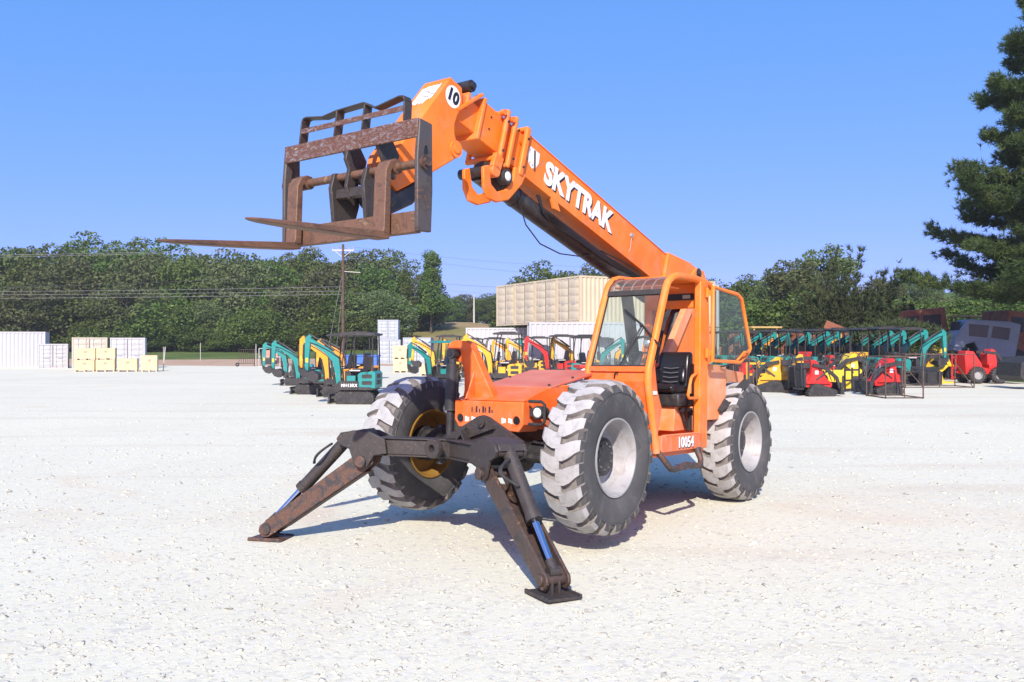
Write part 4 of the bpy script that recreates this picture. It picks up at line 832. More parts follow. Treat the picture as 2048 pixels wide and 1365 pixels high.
loader('orange', 'amber compact track loader at the back of the loader row', gat(1640, 758), .2, 1.2)
loader('lemon', 'lemon yellow compact track loader behind the wheel loader', gat(1925, 746), .3, 1.5)
loader('red', 'red compact track loader behind the black loader bucket', gat(2018, 748), PI, 1.5)
loader('yellow', 'yellow compact track loader in front of the truck cab', gat(1990, 742), .1, 1.5)
# articulated mini wheel loader
t = thing('wheel_loader', 'red mini wheel loader with silver rims and a black front bucket', 'wheel loader', gat(1962, 767), .05); t.scale = (1.25,)*3
b = MB().prism([(-.75, .35), (.15, .35), (.2, .55), (-.1, .62), (-.15, .78), (-.45, 1.22), (-.72, 1.25), (-.80, 1.1)], 'y', -.28, .28); b.build('body', PAINTS['red'], t, .02)
MB().prism([(-.62, .60), (-.15, .62), (.02, .50), (-.02, .44), (-.18, .54), (-.56, .54), (-.72, .36), (-.80, .40)], 'y', .28, .50).build('fender', PAINTS['red'], t, .02)
MB().box(.15, .55, -.3, .3, .35, .75).prism([(.1, .7), (.5, .72), (.42, 1.25), (.30, 1.32), (.1, 1.1)], 'y', -.25, .25).build('front_frame', PAINTS['red'], t, .02)
for x in (-.42, .42):
    for s in (-1, 1):
        w = MB().lathe([(.16, -.09), (.26, -.095), (.31, -.05), (.315, 0), (.31, .05), (.26, .095), (.16, .09)], (0, 0, 0), 'y', 28, 0, True)
        for i in range(18):
            a = i*.349; w.bar((.315*math.cos(a), -.09, .315*math.sin(a)), (.315*math.cos(a+.12), 0, .315*math.sin(a+.12)), .03, .03, (math.cos(a), 0, math.sin(a))).bar((.315*math.cos(a+.17), .09, .315*math.sin(a+.17)), (.315*math.cos(a+.29), 0, .315*math.sin(a+.29)), .03, .03, (math.cos(a), 0, math.sin(a)))
        w = w.build('wheel', TRACKB, t); w.location = (x, s*.45, .325)
        MB().lathe([(.17, .085), (.15, .075), (.14, .02), (.05, .03), (.0005, .03)], (0, 0, 0), 'y', 24).lathe([(.17, -.085), (.15, -.075), (.14, -.02), (.05, -.03), (.0005, -.03)], (0, 0, 0), 'y', 24).build('rim', SILVER, w)
b = MB()
for s in (-1, 1): arm_poly(b, [(-.05, 1.2), (.45, 1.15), (.85, .60), (.92, .30)], [.10, .12, .1, .08], s*.24-.03, s*.24+.03)
b.build('lift_arm', BLK, t)
MB().prism([(.85, .12), (1.45, .10), (1.50, .15), (1.0, .25), (.98, .75), (1.25, .98), (1.2, 1.02), (.88, .82)], 'y', -.62, .62).build('bucket', BLK, t, .01)
MB().box(-.60, -.20, -.22, .22, .80, .95).box(-.66, -.56, -.22, .22, .95, 1.35).build('seat', SEAT, t, .03)
# loose dark bucket on the rack
RACK = paint('rack_steel', (.060, .042, .035), .75, (.11, .07, .05), (.16, .08, .04), .5, 5)
def rack(label, x0, x1, y0, y1, h, diag=True):
    t = thing('steel_rack', label, 'rack', ((x0+x1)/2, (y0+y1)/2, 0), 0, 'angle-iron racks'); w, d = (x1-x0)/2, (y1-y0)/2; q = .036
    for x in (-w, w):
        for y in (-d, d): MB().bar((x, y, 0), (x, y, h), q, q, (0, 1, 0)).build('post', RACK, t)
    for z in (.03, h-.02):
        for y in (-d, d): MB().bar((-w, y, z), (w, y, z), q, q).build('rail', RACK, t)
        for x in (-w, w): MB().bar((x, -d, z), (x, d, z), q, q).build('rail', RACK, t)
    if diag:
        for y in (-d,): MB().bar((w-.05, y, .05), (w*.45, y, h*.75), .03, .03).build('brace', RACK, t); MB().bar((-w+.03, y, h*.6), (-w*.5, y, .05), .03, .03).build('brace', RACK, t)
    MB().bar((0, -d, .03), (0, -d, h), q*.8, q*.8, (0, 1, 0)).build('post', RACK, t); return t
Y = 33.0; rack('rusty angle-iron rack around the red wheel loader', at(1906, Y), at(2060, Y), 37.0, 38.6, 1.45)
rack('rusty angle-iron rack holding a red track loader', at(1726, 31.5), at(1822, 30.5), 29.6, 31.2, 1.45, False)
rack('narrow angle-iron rack beside the cab door of the telehandler', at(1478, 27.5), at(1508, 27.5), 27.2, 28.2, 1.42)
t = thing('loader_bucket', 'black wide loader bucket resting in the rack beside the red wheel loader', 'bucket', (at(2040, 36.8), 36.4, .35))
MB().prism([(-.6, .0), (.55, .0), (.6, .1), (-.35, .15), (-.55, .55), (.2, .95), (.15, 1.02), (-.7, .75), (-.75, .2)], 'y', -.9, .9).build('shell', BLK, t, .01); MB().bar((.57, -.9, .05), (.57, .9, .05), .12, .04).build('cutting_edge', RACK, t)
t = thing('pallet_box', 'black shrink-wrapped pallet load next to the red track loader', 'pallet', (*gat(1588, 786)[:2], 0), .1)
MB().box(-.40, .40, -.4, .4, .12, 1.05).build('wrapped_load', flat('black_wrap', (.012, .012, .013), .25), t, .03); MB().box(-.45, .45, -.45, .45, .0, .12).build('pallet', RACK, t)
t = thing('pallet_box', 'smoky plastic-wrapped crate behind the rack of the red loader', 'pallet', (*gat(1822, 765)[:2], 0), .2)
MB().box(-.5, .5, -.4, .4, .12, 1.15).build('wrapped_load', flat('grey_wrap', (.05, .05, .048), .2), t, .04); MB().box(-.55, .55, -.45, .45, .0, .12).build('pallet', RACK, t)
# attachments standing between the loaders
def attachment(col, label, px, py, rz, kind, sc=1):
    t = thing('loader_attachment', label, 'attachment', gat(px, py), rz, None); t.scale = (sc,)*3; pm = PAINTS.get(col, BLK)
    if kind == 'bucket':
        MB().prism([(-.35, 0), (.40, 0), (.45, .05), (-.15, .08), (-.22, .42), (.10, .62), (.06, .68), (-.38, .48)], 'y', -.55, .55).build('shell', pm, t, .01); MB().bar((.42, -.55, .03), (.42, .55, .03), .10, .03).build('cutting_edge', RACK, t)
        for s in (-1, 1): MB().box(-.44, -.36, s*.3-.03, s*.3+.03, .15, .5).build('bracket', BLK, t)
    elif kind == 'auger':
        MB().box(-.1, .1, -.3, .3, .95, 1.15).build('drive_frame', pm, t, .02); MB().cyl((0, 0, .1), (0, 0, .95), .035, None, 10).build('shaft', RACK, t)
        MB().add([(math.cos(a)*r, math.sin(a)*r, .1+a*.045) for a in [i*.4 for i in range(44)] for r in (.035, .16)], [(2*i, 2*i+1, 2*i+3, 2*i+2) for i in range(43)]).build('flighting', RACK, t)
        for s in (-1, 1): MB().bar((s*.25, 0, 0), (0, 0, 1.0), .03, .03).build('stand', BLK, t)
    else:
        for s in (-1, 1): MB().box(0, .9, s*.25-.05, s*.25+.05, .02, .06).build('tine', RACK, t)
        for z in (.1, .45, .85): MB().bar((0, -.5, z), (0, .5, z), .04, .07).build('cross_bar', pm, t)
        for s in (-1, 0, 1): MB().bar((0, s*.48, .02), (0, s*.48, .95), .05, .05, (0, 1, 0)).build('upright', pm, t)
for a in (('lemon', 'yellow bucket attachment standing behind the red loader with white decal', 1668, 780, 1.2, 'bucket', 1.2), ('black', 'black bucket attachment beside the yellow loader', 1566, 780, 1.9, 'bucket', 1.1), ('black', 'black pallet fork frame between the two red loaders', 1704, 784, 2.2, 'forks', 1.0),
          ('red', 'red auger drive on a stand behind the loaders', 1610, 764, .3, 'auger', 1.3), ('yellow', 'yellow auger drive on a stand near the rack', 1718, 768, .8, 'auger', 1.3), ('black', 'black bucket attachment at the end of the loader row', 1848, 770, 2.0, 'bucket', 1.2),
          ('yellow', 'yellow pallet fork frame behind the rear tyre', 1518, 774, 1.8, 'forks', 1.2), ('red', 'red pallet fork frame near the wheel loader', 1912, 760, 2.4, 'forks', 1.4), ('black', 'black auger drive on a stand before the teal row', 1784, 768, .2, 'auger', 1.3), ('lemon', 'yellow bucket attachment lying by the wheel loader', 1868, 766, .4, 'bucket', 1.3)): attachment(*a)
# small white and red machine near the telehandler hood
t = thing('utility_loader', 'small white and red skid loader behind the hood of the telehandler', 'loader', (at(1178, 33), 33, 0), PI+.2)
MB().prism([(-.7, .35), (.6, .35), (.6, .75), (.3, 1.0), (-.2, 1.05), (-.7, .95)], 'y', -.45, .45).build('body', flat('white_machine_paint', (.72, .72, .70), .4), t, .05)
MB().box(-.6, .5, -.47, .47, .95, 1.08).build('hood', PAINTS['red'], t, .03); MB().prism([(-.45, .5), (-.1, .5), (-.05, .8), (-.4, .85)], 'y', .45, .455).build('vent', BLK, t)
for s in (-1, 1):
    for x in (-.4, .4): MB().cyl((x, s*.46, .28), (x, s*.66, .28), .28, None, 20).build('wheel', TRACKB, t)

# ---------------------------------------------------------------- containers
def cpaint(name, c): return paint(name, c, .5, tuple(x*.95 for x in c), (.34, .26, .2), .18, 1.2)
CW = cpaint('container_white', (.45, .455, .46)); CC = cpaint('container_cream', (.48, .435, .35)); CTN = cpaint('container_tan', (.52, .44, .30)); CBL = cpaint('container_pale_blue', (.38, .435, .465))
RODM = flat('galvanised_rod', (.50, .51, .52), .4, .5); SEAL = flat('door_gasket', (.10, .10, .10), .7)
def container(label, loc, rz, L, W, H, mat, group, doors=True, text=False):
    t = thing('shipping_container', label, 'container', loc, rz, group); w, l = W/2, L/2; p = .09
    for x in (-w, w-p):
        for y in (-l, l-p): MB().box(x, x+p, y, y+p, .0, H).build('corner_post', mat, t)
    b = MB()
    for z in (0, H-.10):
        zz = (z+.002, z+.10)
        b.box(-w+p, w-p, -l+.01, -l+.07, *zz).box(-w+p, w-p, l-.07, l-.01, *zz).box(-w+.01, -w+.07, -l+p, l-p, *zz).box(w-.07, w-.01, -l+p, l-p, *zz)
    for x in (-w-.004, w-.096):
        for y in (-l-.004, l-.096):
            for z in (-.002, H-.11): b.box(x, x+.10, y, y+.10, z, z+.112)
    b.build('frame_rail', mat, t)
    def corr(n, length):
        pr = []; st = length/n
        for i in range(n): a = -length/2+i*st; pr += [(a, 0), (a+st*.28, 0), (a+st*.5, .036), (a+st*.78, .036)]
        return pr+[(length/2, 0)]
    for sx in (-1, 1):
        pr = corr(max(6, round((L-.2)/.28)), L-.18); b = MB(); v = []
        for y, d in pr: v += [(sx*(w-.02-d), y, .1), (sx*(w-.02-d), y, H-.1)]
        b.add(v, [(2*i, 2*i+2, 2*i+3, 2*i+1) for i in range(len(pr)-1)]); b.build('side_wall', mat, t, sharp=20)
    pr = corr(max(6, round((W-.2)/.28)), W-.18); b = MB(); v = []
    for x, d in pr: v += [(x, l-.02-d, .1), (x, l-.02-d, H-.1)]
    b.add(v, [(2*i, 2*i+2, 2*i+3, 2*i+1) for i in range(len(pr)-1)]); b.build('end_wall', mat, t, sharp=20)
    if not doors:
        b = MB(); v = []
        for x, d in pr: v += [(x, -l+.02+d, .1), (x, -l+.02+d, H-.1)]
        b.add(v, [(2*i, 2*i+2, 2*i+3, 2*i+1) for i in range(len(pr)-1)]); b.build('end_wall', mat, t, sharp=20)
    MB().box(-w+.02, w-.02, -l+.02, l-.02, H-.05, H-.03).build('roof', mat, t)
    if doors:
        for s in (-1, 1):
            x0, x1 = (-w+p+.01, -.012) if s < 0 else (.012, w-p-.01); y = -l+.03
            b = MB().box(x0, x1, y, y+.04, .12, H-.12); nr = 5; hh = (H-.40)/nr
            for i in range(nr): z = .22+i*hh; b.prism([(z, y), (z+.05, y-.022), (z+hh-.10, y-.022), (z+hh-.05, y)], 'x', x0+.05, x1-.05) if False else b.add([(x0+.05, y-.001, z), (x1-.05, y-.001, z), (x1-.05, y-.001, z+hh-.05), (x0+.05, y-.001, z+hh-.05), (x0+.09, y-.024, z+.04), (x1-.09, y-.024, z+.04), (x1-.09, y-.024, z+hh-.09), (x0+.09, y-.024, z+hh-.09)], [(4, 5, 6, 7), (0, 1, 5, 4), (1, 2, 6, 5), (2, 3, 7, 6), (3, 0, 4, 7)])
            d = b.build('door', mat, t)
            for xr in ((x0+(x1-x0)*.30, x0+(x1-x0)*.78) if s < 0 else (x0+(x1-x0)*.22, x0+(x1-x0)*.70)): MB().cyl((xr, y-.045, .06), (xr, y-.045, H-.06), .016, None, 8).box(xr-.03, xr+.03, y-.06, y-.02, .10, .16).box(xr-.03, xr+.03, y-.06, y-.02, H-.16, H-.10).build('lock_rod', RODM, d)
            MB().bar(((x0+x1)/2-.15, y-.06, H*.42), ((x0+x1)/2+.2, y-.06, H*.42), .02, .035).build('door_handle', RODM, d)
            e = x1-.012 if s < 0 else x0; MB().box(e, e+.012, y-.012, y-.002, .12, H-.12).build('gasket', SEAL, d)
            if text and s > 0:
                b = MB()
                for i in range(4):
                    k = random.randint(3, 5)
                    for j in range(k): b.box(x0+.22+j*.10, x0+.22+j*.10+.07, y-.027, y-.0255, H*.80-i*.20, H*.80-i*.20+.055)
                b.build('door_print', flat('grey_stencil', (.30, .31, .33), .6), d)
    return t
gc = 'small storage containers at the lot edge'
container('long white corrugated container with its side to the lot', (-41.1, 70.6, 0), .36, 2.44, 6.06, 2.9, CW, None, False)
container('low white storage container beside the long corrugated one', (at(93, 68), 69.1, 0), .42, 2.2, 2.08, 1.92, CW, None, text=True)
container('cream storage container behind stacked wooden crates', (at(166, 68), 69.2, 0), .40, 2.2, 2.5, 2.42, CC, None, text=True)
container('pale white storage container behind a single wooden crate', (at(244, 68), 69.2, 0), .34, 2.2, 2.5, 2.40, CW, None, text=True)
container('white storage container topmost of the stack by the utility pole', (at(775, 84), 85, 2.36), .05, 2.2, 1.95, 1.9, CBL, None)
container('white storage container under another at the utility pole', (at(778, 84), 85, 0), .03, 2.2, 2.15, 2.35, CBL, None)
container('pale blue container beside the stacked pair', (at(834, 84), 85.5, 0), -.05, 2.4, 2.7, 2.55, CBL, None)
dd = Vector((-.475, .88)); sd_ = Vector((.88, .475))
for i in range(4):
    c = Vector((3.75, 48))+dd*(1.25+2.53*i)+sd_*4.87
    container('tan container with closed doors in the raised row'+('' if i else ', end one with its side showing'), (c.x, c.y, 3.07), math.atan2(-dd.x, dd.y)+PI/2-PI if False else math.atan2(sd_.y, sd_.x)-PI/2, 9.74, 2.44, 2.61, CTN, 'tan containers stacked on white ones' if i else None)
container('white corrugated container carrying the tan row, its side to the lot', (.9+4.9, 48.35, 0), PI/2+.03, 9.8, 2.44, 3.06, CW, None, False)
container('white container under the far tan containers', (.4, 56.2, 0), PI/2-.02, 6.6, 2.44, 2.92, CW, None, False)
container('white container on the far side of the raised row', (10.9, 58.8, 3.06), .54-PI/2, 6.06, 2.44, 2.9, CW, None, False)
container('white container beneath the far raised one', (10.9, 58.8, 0), .54-PI/2, 6.06, 2.44, 3.0, CW, None, False)
# crates
PLY = paint('pale_plywood', (.56, .45, .275), .7, (.62, .51, .33), (.45, .30, .15), .35, 2.5, spec=.2)
def crate(label, x, y, z, w, h, d, rz=0, group=None):
    t = thing('wooden_crate', label, 'crate', (x, y, z), rz, group)
    for s in (-1, 0, 1): MB().box(s*(w/2-.06)-.045, s*(w/2-.06)+.045, -d/2, d/2, 0, .09).build('skid', PLY, t)
    for s in (-1, 1): MB().box(-w/2+.012, w/2-.012, s*d/2-.009, s*d/2+.009, .092, h-.02).build('panel', PLY, t); MB().box(s*w/2-.009, s*w/2+.009, -d/2, d/2, .092, h-.02).build('panel', PLY, t)
    MB().box(-w/2-.01, w/2+.01, -d/2-.012, d/2+.012, h-.018, h).build('lid', PLY, t)
    MB().box(-w*.08, w*.10, -d/2-.0125, -d/2-.0095, h*.62, h*.76).build('stamp', flat('crate_stamp', (.36, .28, .20), .7), t)
    return t
cy_ = 60.0
for px, z, w, h, lab in ((167, 0, 1.24, .80, 'pale wooden crate under another, before the cream container'), (169, .80, 1.22, .80, 'pale wooden crate on top of the stack before the cream container'),
        (209, 0, 1.18, .82, 'pale wooden crate with a dark stamp, lower of the second stack'), (210, .82, 1.18, .80, 'plain wooden crate, upper of the second stack'),
        (254, 0, 1.22, .90, 'single wooden crate before the pale white container'), (298, 0, 1.0, 1.12, 'taller single wooden crate standing apart near the post')):
    crate(lab, at(px, cy_), cy_+.45-.01*px/10, z, w, h, .9, .30)
crate('wooden crate at the bottom of the pair near the yellow excavator', at(803, 58), 58.4, 0, .98, .90, .9, -.15); crate('wooden crate on top of the pair near the yellow excavator', at(802, 58), 58.4, .90, .96, .90, .9, -.13)
crate('wooden crate beneath the raised bucket of a yellow excavator', at(858, 52), 52.4, 0, 1.0, .70, .9, -.1)
# posts, gate, framed crate
POST = flat('weathered_post', (.46, .44, .40), .8)
def post(label, px, Y, h, lean=0, r=.035, mat=None):
    z = max(0, land(at(px, Y), Y)); o = MB().cyl((0, 0, -.2), (lean, 0, h), r, r*.9, 10).build('field_post', mat or POST); o.location = (at(px, Y), Y, z); tag(o, label, 'post', None)
post('leaning steel post at the edge of the gravel beside the crates', 326, 61, 1.7, .16)
post('thin pale stake in the grass field beyond the dirt road', 401, 96, 2.0); post('thin pale stake at the lot edge beside the gate panel', 512, 77, 1.9); post('short pale stake near the leaning post in the grass', 327, 97, 1.5)
t = thing('gate_panel', 'rusty barred gate panel with a small wheel at the lot edge', 'gate', (at(478, 74), 74, 0), .75)
for i in range(8): MB().bar((i*.2, 0, .25), (i*.2, 0, 1.45), .03, .03, (0, 1, 0)).build('bar', RACK, t)
for z in (.25, .65, 1.45): MB().bar((-.03, 0, z), (1.45, 0, z), .04, .04).build('rail', RACK, t)
MB().bar((1.4, 0, 0), (1.4, 0, 1.5), .06, .06, (0, 1, 0)).build('end_post', RACK, t); MB().lathe([(.07, -.04), (.16, -.04), (.17, 0), (.16, .04), (.07, .04)], (-.15, 0, .17), 'y', 18, 0, True).build('wheel', TRACKB, t)
t = thing('crated_vehicle', 'utility vehicle in a pale steel shipping frame by the lot edge', 'crated vehicle', (at(541, 72), 72.5, 0), .06)
b = MB()
for x in (-.85, .85):
    for y in (-1.0, 1.0): MB().bar((x, y, 0), (x, y, 1.55), .05, .05, (0, 1, 0)).build('frame_post', CW, t)
for y in (-1.0, 1.0):
    for z in (.05, .85, 1.55): MB().bar((-.85, y, z), (.85, y, z), .05, .05).build('frame_rail', CW, t)
MB().prism([(-1.0, .3), (.9, .3), (.9, .8), (.4, .9), (.1, 1.4), (-.9, 1.4)], 'x', -.65, .65).build('vehicle_body', paint('salmon_cover', (.55, .20, .14), .6), t, .08)
MB().box(-.62, .62, -1.06, -1.0, .25, .75).build('vehicle_grille', BLK, t, .03); MB().box(-.55, -.3, -1.08, -1.05, .58, .70).build('vehicle_lamp', LENS, t); MB().box(.3, .55, -1.08, -1.05, .58, .70).build('vehicle_lamp', LENS, t)
t = thing('blue_bin', 'blue open skip bin behind the black canopies', 'bin', (at(722, 47), 47, 0), .1)
b = MB().prism([(-.75, 0), (.75, 0), (1.0, 1.25), (-1.0, 1.25)], 'y', -.6, .6); b.build('bin_body', paint('blue_paint', (.03, .13, .55), .5), t, .02); MB().box(-1.04, 1.04, -.64, .64, 1.22, 1.30).build('rim', paint('blue_rim', (.03, .12, .5), .5), t)
# scrap: rusty machines and an old truck cab
SR = rusty('scrap_red', (.20, .050, .028), (.26, .10, .05), (.12, .06, .04), 2.5, .8); SY = paint('scrap_yellow', (.48, .33, .10), .7, (.55, .40, .16), (.25, .14, .07), .6, 2)
def scrap(label, px, Y, rz, kind, sc=1):
    x = at(px, Y); t = thing('scrap_machine', label, 'scrap machine', (x, Y, max(0, land(x, Y))), rz, None); t.scale = (sc,)*3
    if kind == 0:      # forklift mast and overhead guard
        MB().box(-1.3, .9, -.6, .6, .3, 1.25).build('body', SY, t, .05)
        for x_ in (-.9, .6):
            for s in (-1, 1): MB().bar((x_+.25*(x_ < 0), s*.5, 1.2), (x_, s*.5, 2.7), .08, .08).build('guard_post', SY, t)
        MB().box(-1.1, .9, -.6, .6, 2.68, 2.78).build('guard_roof', SY, t)
        for x_ in (-.8, .6):
            for s in (-1, 1): MB().cyl((x_, s*.5, .4), (x_, s*.75, .4), .4, None, 18).build('wheel', TRACKB, t)
    else:
        MB().prism([(-2, .5), (1.6, .5), (1.6, 1.5), (.2, 1.9), (-2, 1.7)], 'y', -.8, .8).build('body', SR, t, .06)
        MB().prism([(-1.5, 1.5), (.5, 1.6), (.35, 2.35), (.2, 2.6), (-1.35, 2.72)], 'y', -.68, .68).build('cab_shell', SR, t, .05)
        for s in (-1, 1): MB().prism([(-1.2, 1.75), (-.55, 1.78), (-.55, 2.4), (-1.2, 2.45)], 'y', s*.68-.006, s*.68+.006).build('cab_window', flat('dark_opening', (.02, .018, .016), .6), t); MB().prism([(-.42, 1.78), (.30, 1.8), (.2, 2.35), (-.42, 2.4)], 'y', s*.68-.006, s*.68+.006).build('cab_window', BLACKV, t)
        MB().bar((1.4, 0, 1.3), (3.2, 0, 2.1), .25, .35).build('boom_arm', SR, t)
        for x_ in (-1.3, 1.0):
            for s in (-1, 1): MB().cyl((x_, s*.7, .55), (x_, s*1.05, .55), .55, None, 20).build('wheel', TRACKB, t)
scrap('old yellow forklift with an open overhead guard behind the teal row', 1527, 58, .2, 0, 1.1); scrap('rusty red machine with an open cab behind the teal row', 1612, 56, .4, 1, .95)
scrap('rusty red loader wreck with a tilted boom under the cedar', 1815, 54, 2.75, 1, 1.5); scrap('rusty red machine at the yard edge behind the truck cab', 2040, 52, .3, 1, 1.4); scrap('faded yellow forklift wreck behind the truck cab', 1945, 56, .5, 0, 1.3)
scrap('rusty red machine next to the old yellow forklift with open guard', 1466, 60, 2.9, 1, 1.0)
t = thing('truck_cab', 'derelict blue-grey truck cab leaning back under the pine', 'truck', (at(1952, 50), 50, .40), -.25); t.rotation_euler = (0, R(9), -.25); t.scale = (1.12,)*3
TB = paint('faded_blue_grey_paint', (.20, .26, .34), .6, (.28, .34, .41), (.30, .26, .22), .4, 1.5)
MB().prism([(-1.45, .75), (-1.05, .75), (-.95, 1.15), (-.55, 1.35), (-.30, .95), (-.2, .6), (1.4, .6), (1.4, 2.55), (.9, 2.62), (-1.05, 2.45), (-1.45, 1.55)], 'y', -1.1, 1.1).build('cab_shell', TB, t, .06)
MB().box(.1, 1.3, -1.12, -1.10, .75, 1.55).build('door_panel', paint('faded_blue_door', (.24, .30, .38), .6), t, .02)
DGL = flat('dark_window_glass', (.03, .04, .05), .35)
MB().prism([(-.85, 1.62), (-.02, 1.66), (-.02, 2.28), (-.95, 2.22)], 'y', -1.113, -1.101).build('window', DGL, t); MB().prism([(.15, 1.68), (.95, 1.68), (.95, 2.28), (.15, 2.28)], 'y', -1.113, -1.101).build('window', DGL, t)
MB().prism([(-1.0, 1.66), (1.0, 1.66), (.95, 2.3), (-.95, 2.3)], 'x', -1.32, -1.30).build('windscreen', DGL, t)
MB().box(-1.7, 1.6, -.5, .5, .1, .55).build('chassis', RACK, t)
for x_, s in ((-.78, -1), (-.78, 1), (1.9, -1), (1.9, 1)): MB().cyl((x_, s*.75, .12), (x_, s*1.08, .12), .48, None, 22).build('wheel', TRACKB, t)
# white car on the hill
hx_, hy_ = at(958, 215), 215; t = thing('parked_car', 'white sport utility car parked on the grassy hill by a pole', 'car', (hx_, hy_, land(hx_, hy_)+.05), PI+.75)
MB().prism([(-2.2, .35), (2.2, .35), (2.25, .85), (1.2, 1.0), (.5, 1.6), (-1.9, 1.65), (-2.25, 1.0)], 'y', -.9, .9).build('body', flat('white_car_paint', (.75, .75, .75), .25), t, .1)
MB().prism([(-1.8, 1.05), (.95, 1.02), (.42, 1.52), (-1.75, 1.55)], 'y', -.915, .915).build('window', DGL, t)
for x_ in (-1.4, 1.4):
    for s in (-1, 1): MB().cyl((x_, s*.7, .35), (x_, s*.93, .35), .35, None, 16).build('wheel', TRACKB, t)
# utility poles and wires
WOODP = paint('creosote_pole', (.085, .055, .040), .9, (.14, .10, .075), (.05, .035, .025), .5, 3, spec=.1)
def pole(label, px, Y, h, arm=True, mat=None, zb=None):
    x = at(px, Y); z = land(x, Y) if zb is None else zb; t = thing('utility_pole', label, 'utility pole', (x, Y, z), 0)
    MB().cyl((0, 0, -1), (0, 0, h), .17, .11, 14).build('shaft', mat or WOODP, t)
    if arm:
        MB().bar((-1.0, 0, h-.55), (1.0, 0, h-.55), .10, .12).build('crossarm', POST, t)
        for s in (-1, 1): MB().bar((s*.75, 0, h-.6), (s*.05, 0, h-1.2), .03, .05).build('arm_brace', POST, t)
        for dx in (-.95, -.45, .55, .95): MB().cyl((dx, 0, h-.49), (dx, 0, h-.25), .045, .03, 8).build('insulator', flat('porcelain', (.35, .34, .33), .3), t)
        MB().bar((.1, 0, h-2.5), (1.6, 0, h-2.6), .05, .06).build('side_bracket', POST, t)
    return t
pole('tall brown utility pole with crossarm beside the stacked white containers', 686, 80, 11.1, zb=0); pole('shorter brown utility pole by the grassy hill', 800, 138, 8.2, False)
pole('pale grey pole on the hill beside the parked car', 948, 148, 4.8, False, POST)
WIREM = flat('aluminium_wire', (.22, .22, .23), .5); WIRED = flat('dark_cable', (.03, .03, .03), .6)
def wire(label, a, b, sag, r=.012, mat=None):
    a = Vector(a); b = Vector(b); pts = [a+(b-a)*(i/14)+Vector((0, 0, -4*sag*(i/14)*(1-i/14))) for i in range(15)]
    o = MB().tube(pts, r, 5).build('power_line', mat or WIREM); tag(o, label, 'power line', None)
x0 = at(686, 80)
for i, (dx, dz) in enumerate(((-.95, 10.85), (.55, 10.85))): wire('upper overhead wire running left from the crossarm, '+('outer' if i == 0 else 'inner'), (x0+dx, 80, dz), (-95, 84+i, 10.6-.3*i), .5)
wire('overhead wire from the crossarm toward the far right', (x0+.95, 80, 10.85), (48, 190, 21), 2.0, .013); wire('second overhead wire from the crossarm toward the far right', (x0-.45, 80, 10.8), (44, 196, 20), 2.6, .013)
wire('dark cable from the side bracket of the tall pole running left', (x0, 80, 8.6), (-95, 86, 8.2), 1.2, .02, WIRED); wire('pale cable low on the tall pole running left', (x0, 80, 7.2), (-95, 84, 7.3), .4, .013)
wire('lower cable of the pair running left from the tall pole', (x0, 80, 6.5), (-95, 84, 6.5), .3, .013); wire('upper cable of the pair running left from the tall pole', (x0, 80, 6.8), (-95, 84, 6.9), .3, .013)
xs2, zs2 = at(800, 138), land(at(800, 138), 138)+8
wire('dark cable from the tall pole to the shorter pole', (x0, 80, 8.4), (xs2, 138, zs2), .8, .018, WIRED); wire('pale cable from the tall pole to the shorter pole', (x0, 80, 6.7), (xs2, 138, zs2-.8), .6, .013)
wire('cable from the shorter pole over the hill', (xs2, 138, zs2), (30, 175, 13.5), .9, .018, WIRED); wire('lower cable from the shorter pole over the hill', (xs2, 138, zs2-1), (28, 175, 12.0), .9, .015)
wire('guy wire slanting from the tall pole to the ground', (x0, 80, 8.8), (at(655, 80), 79, .0), 0, .014); wire('second guy wire close to the foot of the tall pole', (x0, 80, 7.5), (at(672, 80), 79.5, .0), 0, .014)
# ---------------------------------------------------------------- trees
def leaf_mat(name, c1, c2, c3):
    m, nt, b = nodes(name)
    tc = NN(nt, 'ShaderNodeTexCoord').outputs['Object']; oi = NN(nt, 'ShaderNodeObjectInfo')
    c = ramp(nt, noise_tex(nt, .55, 3, .6, tc), ((.32, c1), (.55, c2), (.74, c3)))
    hs = NN(nt, 'ShaderNodeHueSaturation'); nt.links.new(c, hs.inputs['Color'])
    for k, lo, hi in (('Hue', .468, .516), ('Value', .78, 1.32)):
        mr = NN(nt, 'ShaderNodeMapRange'); nt.links.new(oi.outputs['Random'], mr.inputs[0]); mr.inputs[3].default_value = lo; mr.inputs[4].default_value = hi; nt.links.new(mr.outputs[0], hs.inputs[k])
    nt.links.new(hs.outputs[0], b.inputs['Base Color']); b.inputs['Roughness'].default_value = .6; b.inputs['Specular IOR Level'].default_value = .25
    tr = NN(nt, 'ShaderNodeBsdfTranslucent'); nt.links.new(hs.outputs[0], tr.inputs[0]); ms = NN(nt, 'ShaderNodeMixShader'); ms.inputs[0].default_value = .22
    nt.links.new(b.outputs[0], ms.inputs[1]); nt.links.new(tr.outputs[0], ms.inputs[2]); nt.links.new(ms.outputs[0], nt.nodes['Material Output'].inputs[0])
    return m
LEAF = leaf_mat('oak_foliage', (.042, .080, .014), (.080, .130, .024), (.130, .180, .038)); LEAF2 = leaf_mat('pale_foliage', (.065, .098, .030), (.105, .140, .048), (.150, .175, .070)); PINE = leaf_mat('pine_needles', (.036, .070, .022), (.066, .112, .032), (.110, .155, .044))
BARK = paint('tree_bark', (.075, .058, .045), .95, (.12, .098, .08), (.05, .04, .03), .5, 2, spec=.1)
